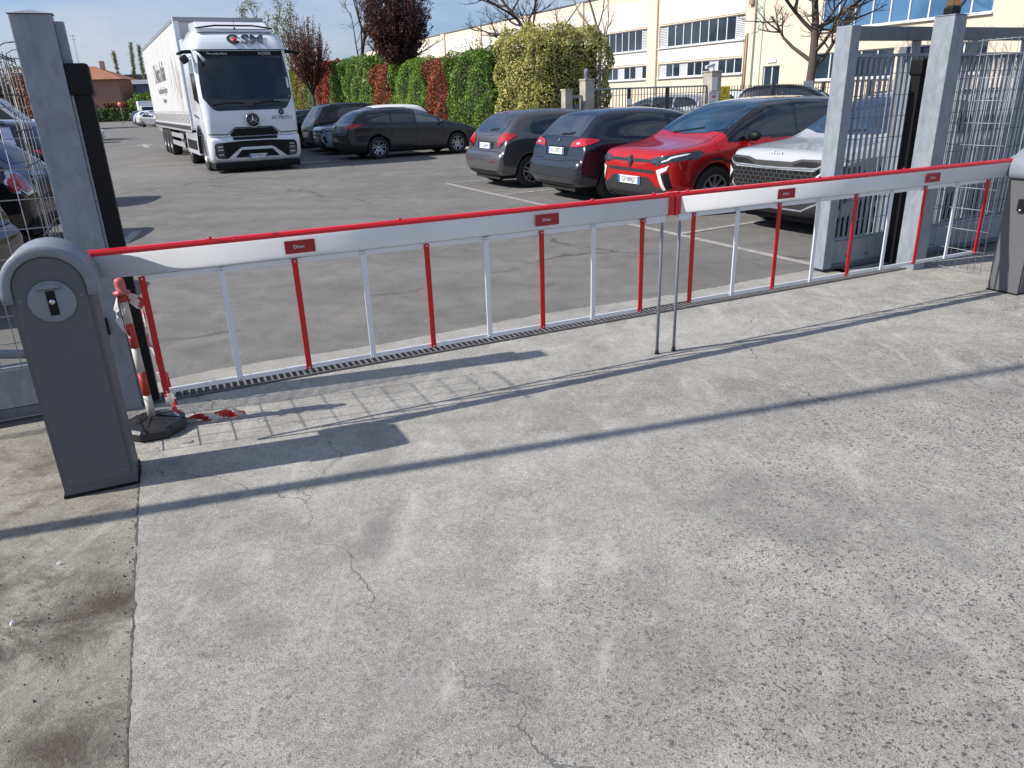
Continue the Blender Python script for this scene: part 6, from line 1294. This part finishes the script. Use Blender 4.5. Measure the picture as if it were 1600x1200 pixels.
# ---- trees
def grow(seed, h, r0, levels, spread, upward, nch, trunk_clear=.3, jitter=.10, lenf=.62, trunk_lean=(0, 0), multi=1, twig=.006, seg=5):
    """returns list of (points, radii) and tip points"""
    rnd = random.Random(seed); out = []; tips = []
    def br(p, d, L_, r, lev):
        pts = [p]; rs = [r]; d = d.normalized(); n = seg if lev > 0 else 9
        for i in range(n):
            d = (d + Vector((rnd.gauss(0, jitter), rnd.gauss(0, jitter), rnd.gauss(0, jitter)*.6 + (upward if lev > 0 else .03)))).normalized()
            p = p + d*(L_/n); pts.append(p); rs.append(max(twig*.6, r*(1-(i+1)/n*(.62 if lev < levels else .8))))
        out.append((pts, rs, lev)); 
        if lev >= levels: tips.append((pts[-1], d)); tips.append((pts[-2], d)); tips.append((pts[max(1, n//2)], d)); return
        k = nch[min(lev, len(nch)-1)]
        for j in range(k):
            f = (trunk_clear + (1-trunk_clear)*(j+.5+rnd.uniform(-.3, .3))/k) if lev == 0 else rnd.uniform(.25, 1); x = min(n-.01, f*n); i = int(x); q = pts[i].lerp(pts[i+1], x-i); rr = rs[i]*.72
            dd = (pts[i+1]-pts[i]).normalized(); az = rnd.uniform(0, 2*PI) if lev else 2.4*j+rnd.uniform(-.5, .5); perp = Vector((math.cos(az), math.sin(az), 0)); perp = (perp-dd*perp.dot(dd)).normalized()
            sp = spread*rnd.uniform(.75, 1.25); nd = dd*math.cos(sp)+perp*math.sin(sp)
            br(q, nd, L_*lenf*rnd.uniform(.75, 1.15)*(1.15-.5*f if lev == 0 else 1), max(twig, min(rr, r*(.42 if lev == 0 else .5))), lev+1)
    for m in range(multi):
        a = 2*PI*m/max(1, multi)+seed; d = Vector((trunk_lean[0]+(.16*math.cos(a) if multi > 1 else 0), trunk_lean[1]+(.16*math.sin(a) if multi > 1 else 0), 1)); br(Vector((.12*math.cos(a), .12*math.sin(a), 0)) if multi > 1 else Vector((0, 0, 0)), d, h, r0, 0)
    return out, tips
def tree(name, loc, label, seed, h, r0, levels, spread, upward, nch, bark, leafs=None, group=None, cat='tree', **kw):
    o = empty(name, (*loc, 0), 0, label, cat, group); segs, tips = grow(seed, h, r0, levels, spread, upward, nch, **kw)
    tk, cr = MB(), MB()
    for pts, rs, lev in segs:
        if lev == 0: tk.tube(pts, [r*(1.25 if i == 0 else 1) for i, r in enumerate(rs)], 9)
        else: cr.tube(pts, rs, 5 if lev < 2 else (4 if lev < 3 else 3), cap=False)
    tk.build('trunk', bark, o, fix=False); c = cr.build('crown', bark, o, fix=False)
    if leafs:
        mats, w, per, sz, rad = leafs; T = np.array([t[0] for t in tips]); P = np.repeat(T, per, 0)+RN.normal(0, rad, (len(T)*per, 3)); leaves('foliage', P, None, sz, mats, c, w)
    return o, segs
bark = pbr('grey_brown_bark', (.085, .066, .05), .9, var=.35, vs=14, bump=.4, bs=40); bark_d = pbr('dark_bark', (.05, .038, .035), .9, var=.3, vs=10); bark_p = pbr('pale_bark', (.20, .19, .14), .9, var=.3, vs=6)
tree('bare_tree', (12.35, 31.6), 'big bare tree with thick pruned trunk in front of the building windows', 21, 7.6, .21, 4, 1.02, .10, [17, 6, 5, 4], bark, trunk_clear=.30, lenf=.46, jitter=.15, twig=.007)
tree('bare_tree', (3.3, 37.5), 'bare spreading tree rising behind the huge yellow-green shrub', 5, 7.4, .13, 4, .80, .06, [12, 6, 5, 4], bark_d, trunk_clear=.42, lenf=.42, jitter=.15, twig=.007)
tree('young_tree', (3.35, 27.6), 'thin young tree with few twigs beside the slim concrete pillar', 9, 5.4, .075, 3, .60, .12, [9, 4, 3], bark_p, trunk_clear=.3, lenf=.34, twig=.007)
tree('bare_tree', (16.3, 27.5), 'bare tree with fine twigs at the top right, behind the gate', 13, 8.6, .15, 4, .8, .03, [11, 5, 4, 2], bark_d, trunk_clear=.45, lenf=.42, twig=.009)
tree('bare_tree', (-8.2, 47.6), 'tall twin-stemmed bare tree behind the tallest hedge block', 3, 11.5, .13, 4, .62, .05, [14, 6, 5, 4], bark_d, trunk_clear=.25, lenf=.38, multi=2, twig=.008)
def vase_tree(name, loc, label, seed, fork, cz, rx, rz_, nsh, mats, w, per, size):
    """upright shoots fanning from low forks into an egg-shaped crown, clothed in small leaves"""
    rnd = random.Random(seed); o = empty(name, (*loc, 0), 0, label, 'tree'); tk, cr = MB(), MB(); P = []
    tk.tube([(0, 0, 0), (.03, .02, fork*.5), (0, 0, fork)], [.13, .10, .095], 9)
    stems = [(Vector((0, 0, fork)), Vector((rx*.5*math.cos(a), rx*.5*math.sin(a), cz-rz_*.35))) for a in [2*PI*k/7+rnd.uniform(-.3, .3) for k in range(7)]] + [(Vector((0, 0, fork)), Vector((0, 0, cz)))]
    for a, b in stems:
        m = a.lerp(b, .5)+Vector((rnd.uniform(-.1, .1), rnd.uniform(-.1, .1), -.1)); tk.tube([a, m, b], [.06, .045, .03], 6)
    for k in range(nsh):
        while True:
            q = Vector((rnd.uniform(-1, 1), rnd.uniform(-1, 1), rnd.uniform(-.85, 1)))
            if .25 < q.length < 1.04: break
        e = Vector((q.x*rx, q.y*rx, cz+q.z*rz_)); a, b = min(stems, key=lambda s_: (s_[1].xy-e.xy*.6).length); st_ = a.lerp(b, rnd.uniform(.35, 1)) if e.z > b.z else a.lerp(b, rnd.uniform(.1, .6))
        e.z += rnd.uniform(0, .25); mid = st_.lerp(e, .5); mid.x *= 1.12; mid.y *= 1.12; mid.z -= .12
        pts = [(1-t)**2*st_+2*t*(1-t)*mid+t*t*e for t in (0, .25, .5, .75, 1)]; cr.tube(pts, [.016, .013, .010, .008, .005], 4, cap=False)
        for j in range(per): t = rnd.uniform(.25, 1.02); pq = (1-t)**2*st_+2*t*(1-t)*mid+t*t*e; P.append((pq.x+rnd.gauss(0, .045), pq.y+rnd.gauss(0, .045), pq.z+rnd.gauss(0, .04)))
    tk.build('trunk', bark_d, o, fix=False); c = cr.build('crown', bark_d, o, fix=False); leaves('foliage', np.array(P), None, size, mats, c, w, aspect=.5, up=.3); return o
vase_tree('purple_tree', (-4.85, 38.5), 'dark purple-leaved tree with a dense round crown rising above the hedge', 17, 2.7, 5.35, 1.75, 2.15, 620, [p1_, p2_, p3_], [.45, .37, .18], 46, .052)
vase_tree('purple_tree', (-11.25, 47.2), 'smaller russet purple tree close to the lorry cab', 31, 2.2, 4.6, 1.35, 1.75, 330, [p1_, p3_, r2], [.5, .35, .15], 26, .052)
tree('pale_tree', (-15.5, 60), 'small pale yellow-green budding tree beside the lorry roof', 33, 7.2, .12, 3, .45, .16, [10, 5, 3], bark_p, leafs=([b1, b2], [.5, .5], 5, .06, .15), lenf=.42, multi=2)
PG = 'columnar poplars at the far end of the lane'
for k, (x, y, h, lb) in enumerate(((-71.3, 150, 11.3, 'shortest of the three pale poplars, leftmost one'), (-69.0, 150.5, 12.6, 'middle one of the three pale poplars'), (-66.8, 150, 12.1, 'rightmost and widest of the three pale poplars'))):
    tree('poplar', (x, y), lb, 50+k, h, .16, 2, .22, .30, [40, 5], bark_p, leafs=([b1, b2], [.4, .6], 3, .12, .16), group=PG, trunk_clear=.16, lenf=.13, jitter=.03, twig=.02)
def blob(name, loc, r, rz_, n, size, mats, label, cat='bush'):
    o = empty(name, (*loc, 0), 0, label, cat); d = RN.normal(size=(n, 3)); d /= np.linalg.norm(d, axis=1)[:, None]; d[:, 2] = np.abs(d[:, 2])*1.0-.15; rr = (1-RN.exponential(.10, n))[:, None]*(1+bumpy(d*3, .16))[:, None]
    P = d*rr*np.array([r, r, rz_])+[0, 0, rz_*.25+.3]; leaves('foliage', P, d, size, mats, o); mb = MB(); mb.lathe([(.0, .0), (r*.45, .1), (r*.6, rz_*.6), (r*.3, rz_*.95), (0, rz_)], 12); mb.build('shade_core', M['hedge_core'], o); return o  # solid dark core paints the shade inside the bush
blob('round_bush', (-61, 135.5), 3.2, 3.6, 5000, .16, [g1, g3, g2], 'round green bush in front of the pink house')
o = blob('low_bush', (-48, 120), 2.6, 4.2, 3000, .14, [y3, g2], 'olive bush beside the low white building')
clipped('hedge', (-76, 131, 0), R(6), 24, 1.4, 2.1, [g2, g1], [.8, .2], 60, .13, 'long dark hedge across the far end of the lane', None, wisps=0)
clipped('hedge', (-67, 132.6, 0), R(6), 9, 1.2, 3.0, [r2, r1, g1], [.5, .3, .2], 70, .13, 'rusty hedge top behind the dark far hedge', None, core=M['red_core'])
for k, (x, y, h, lb, mats) in enumerate(((-30.8, 50, 3.2, 'brown bushy tree seen through the left mesh, left one', [p3_, y3]), (-28.4, 48.5, 3.0, 'brown bushy tree seen through the left mesh, beside the scratched post', [p3_, r2]), (-60, 78, 5.5, 'low green tree at the left edge far behind the mesh', [g2, g4]))):
    tree('bushy_tree', (x, y), lb, 70+k, h, .15, 3, .6, .08, [10, 5, 4], bark, leafs=(mats, [.5, .5], 3, .09, .3), trunk_clear=.15, lenf=.45, multi=2, twig=.012)
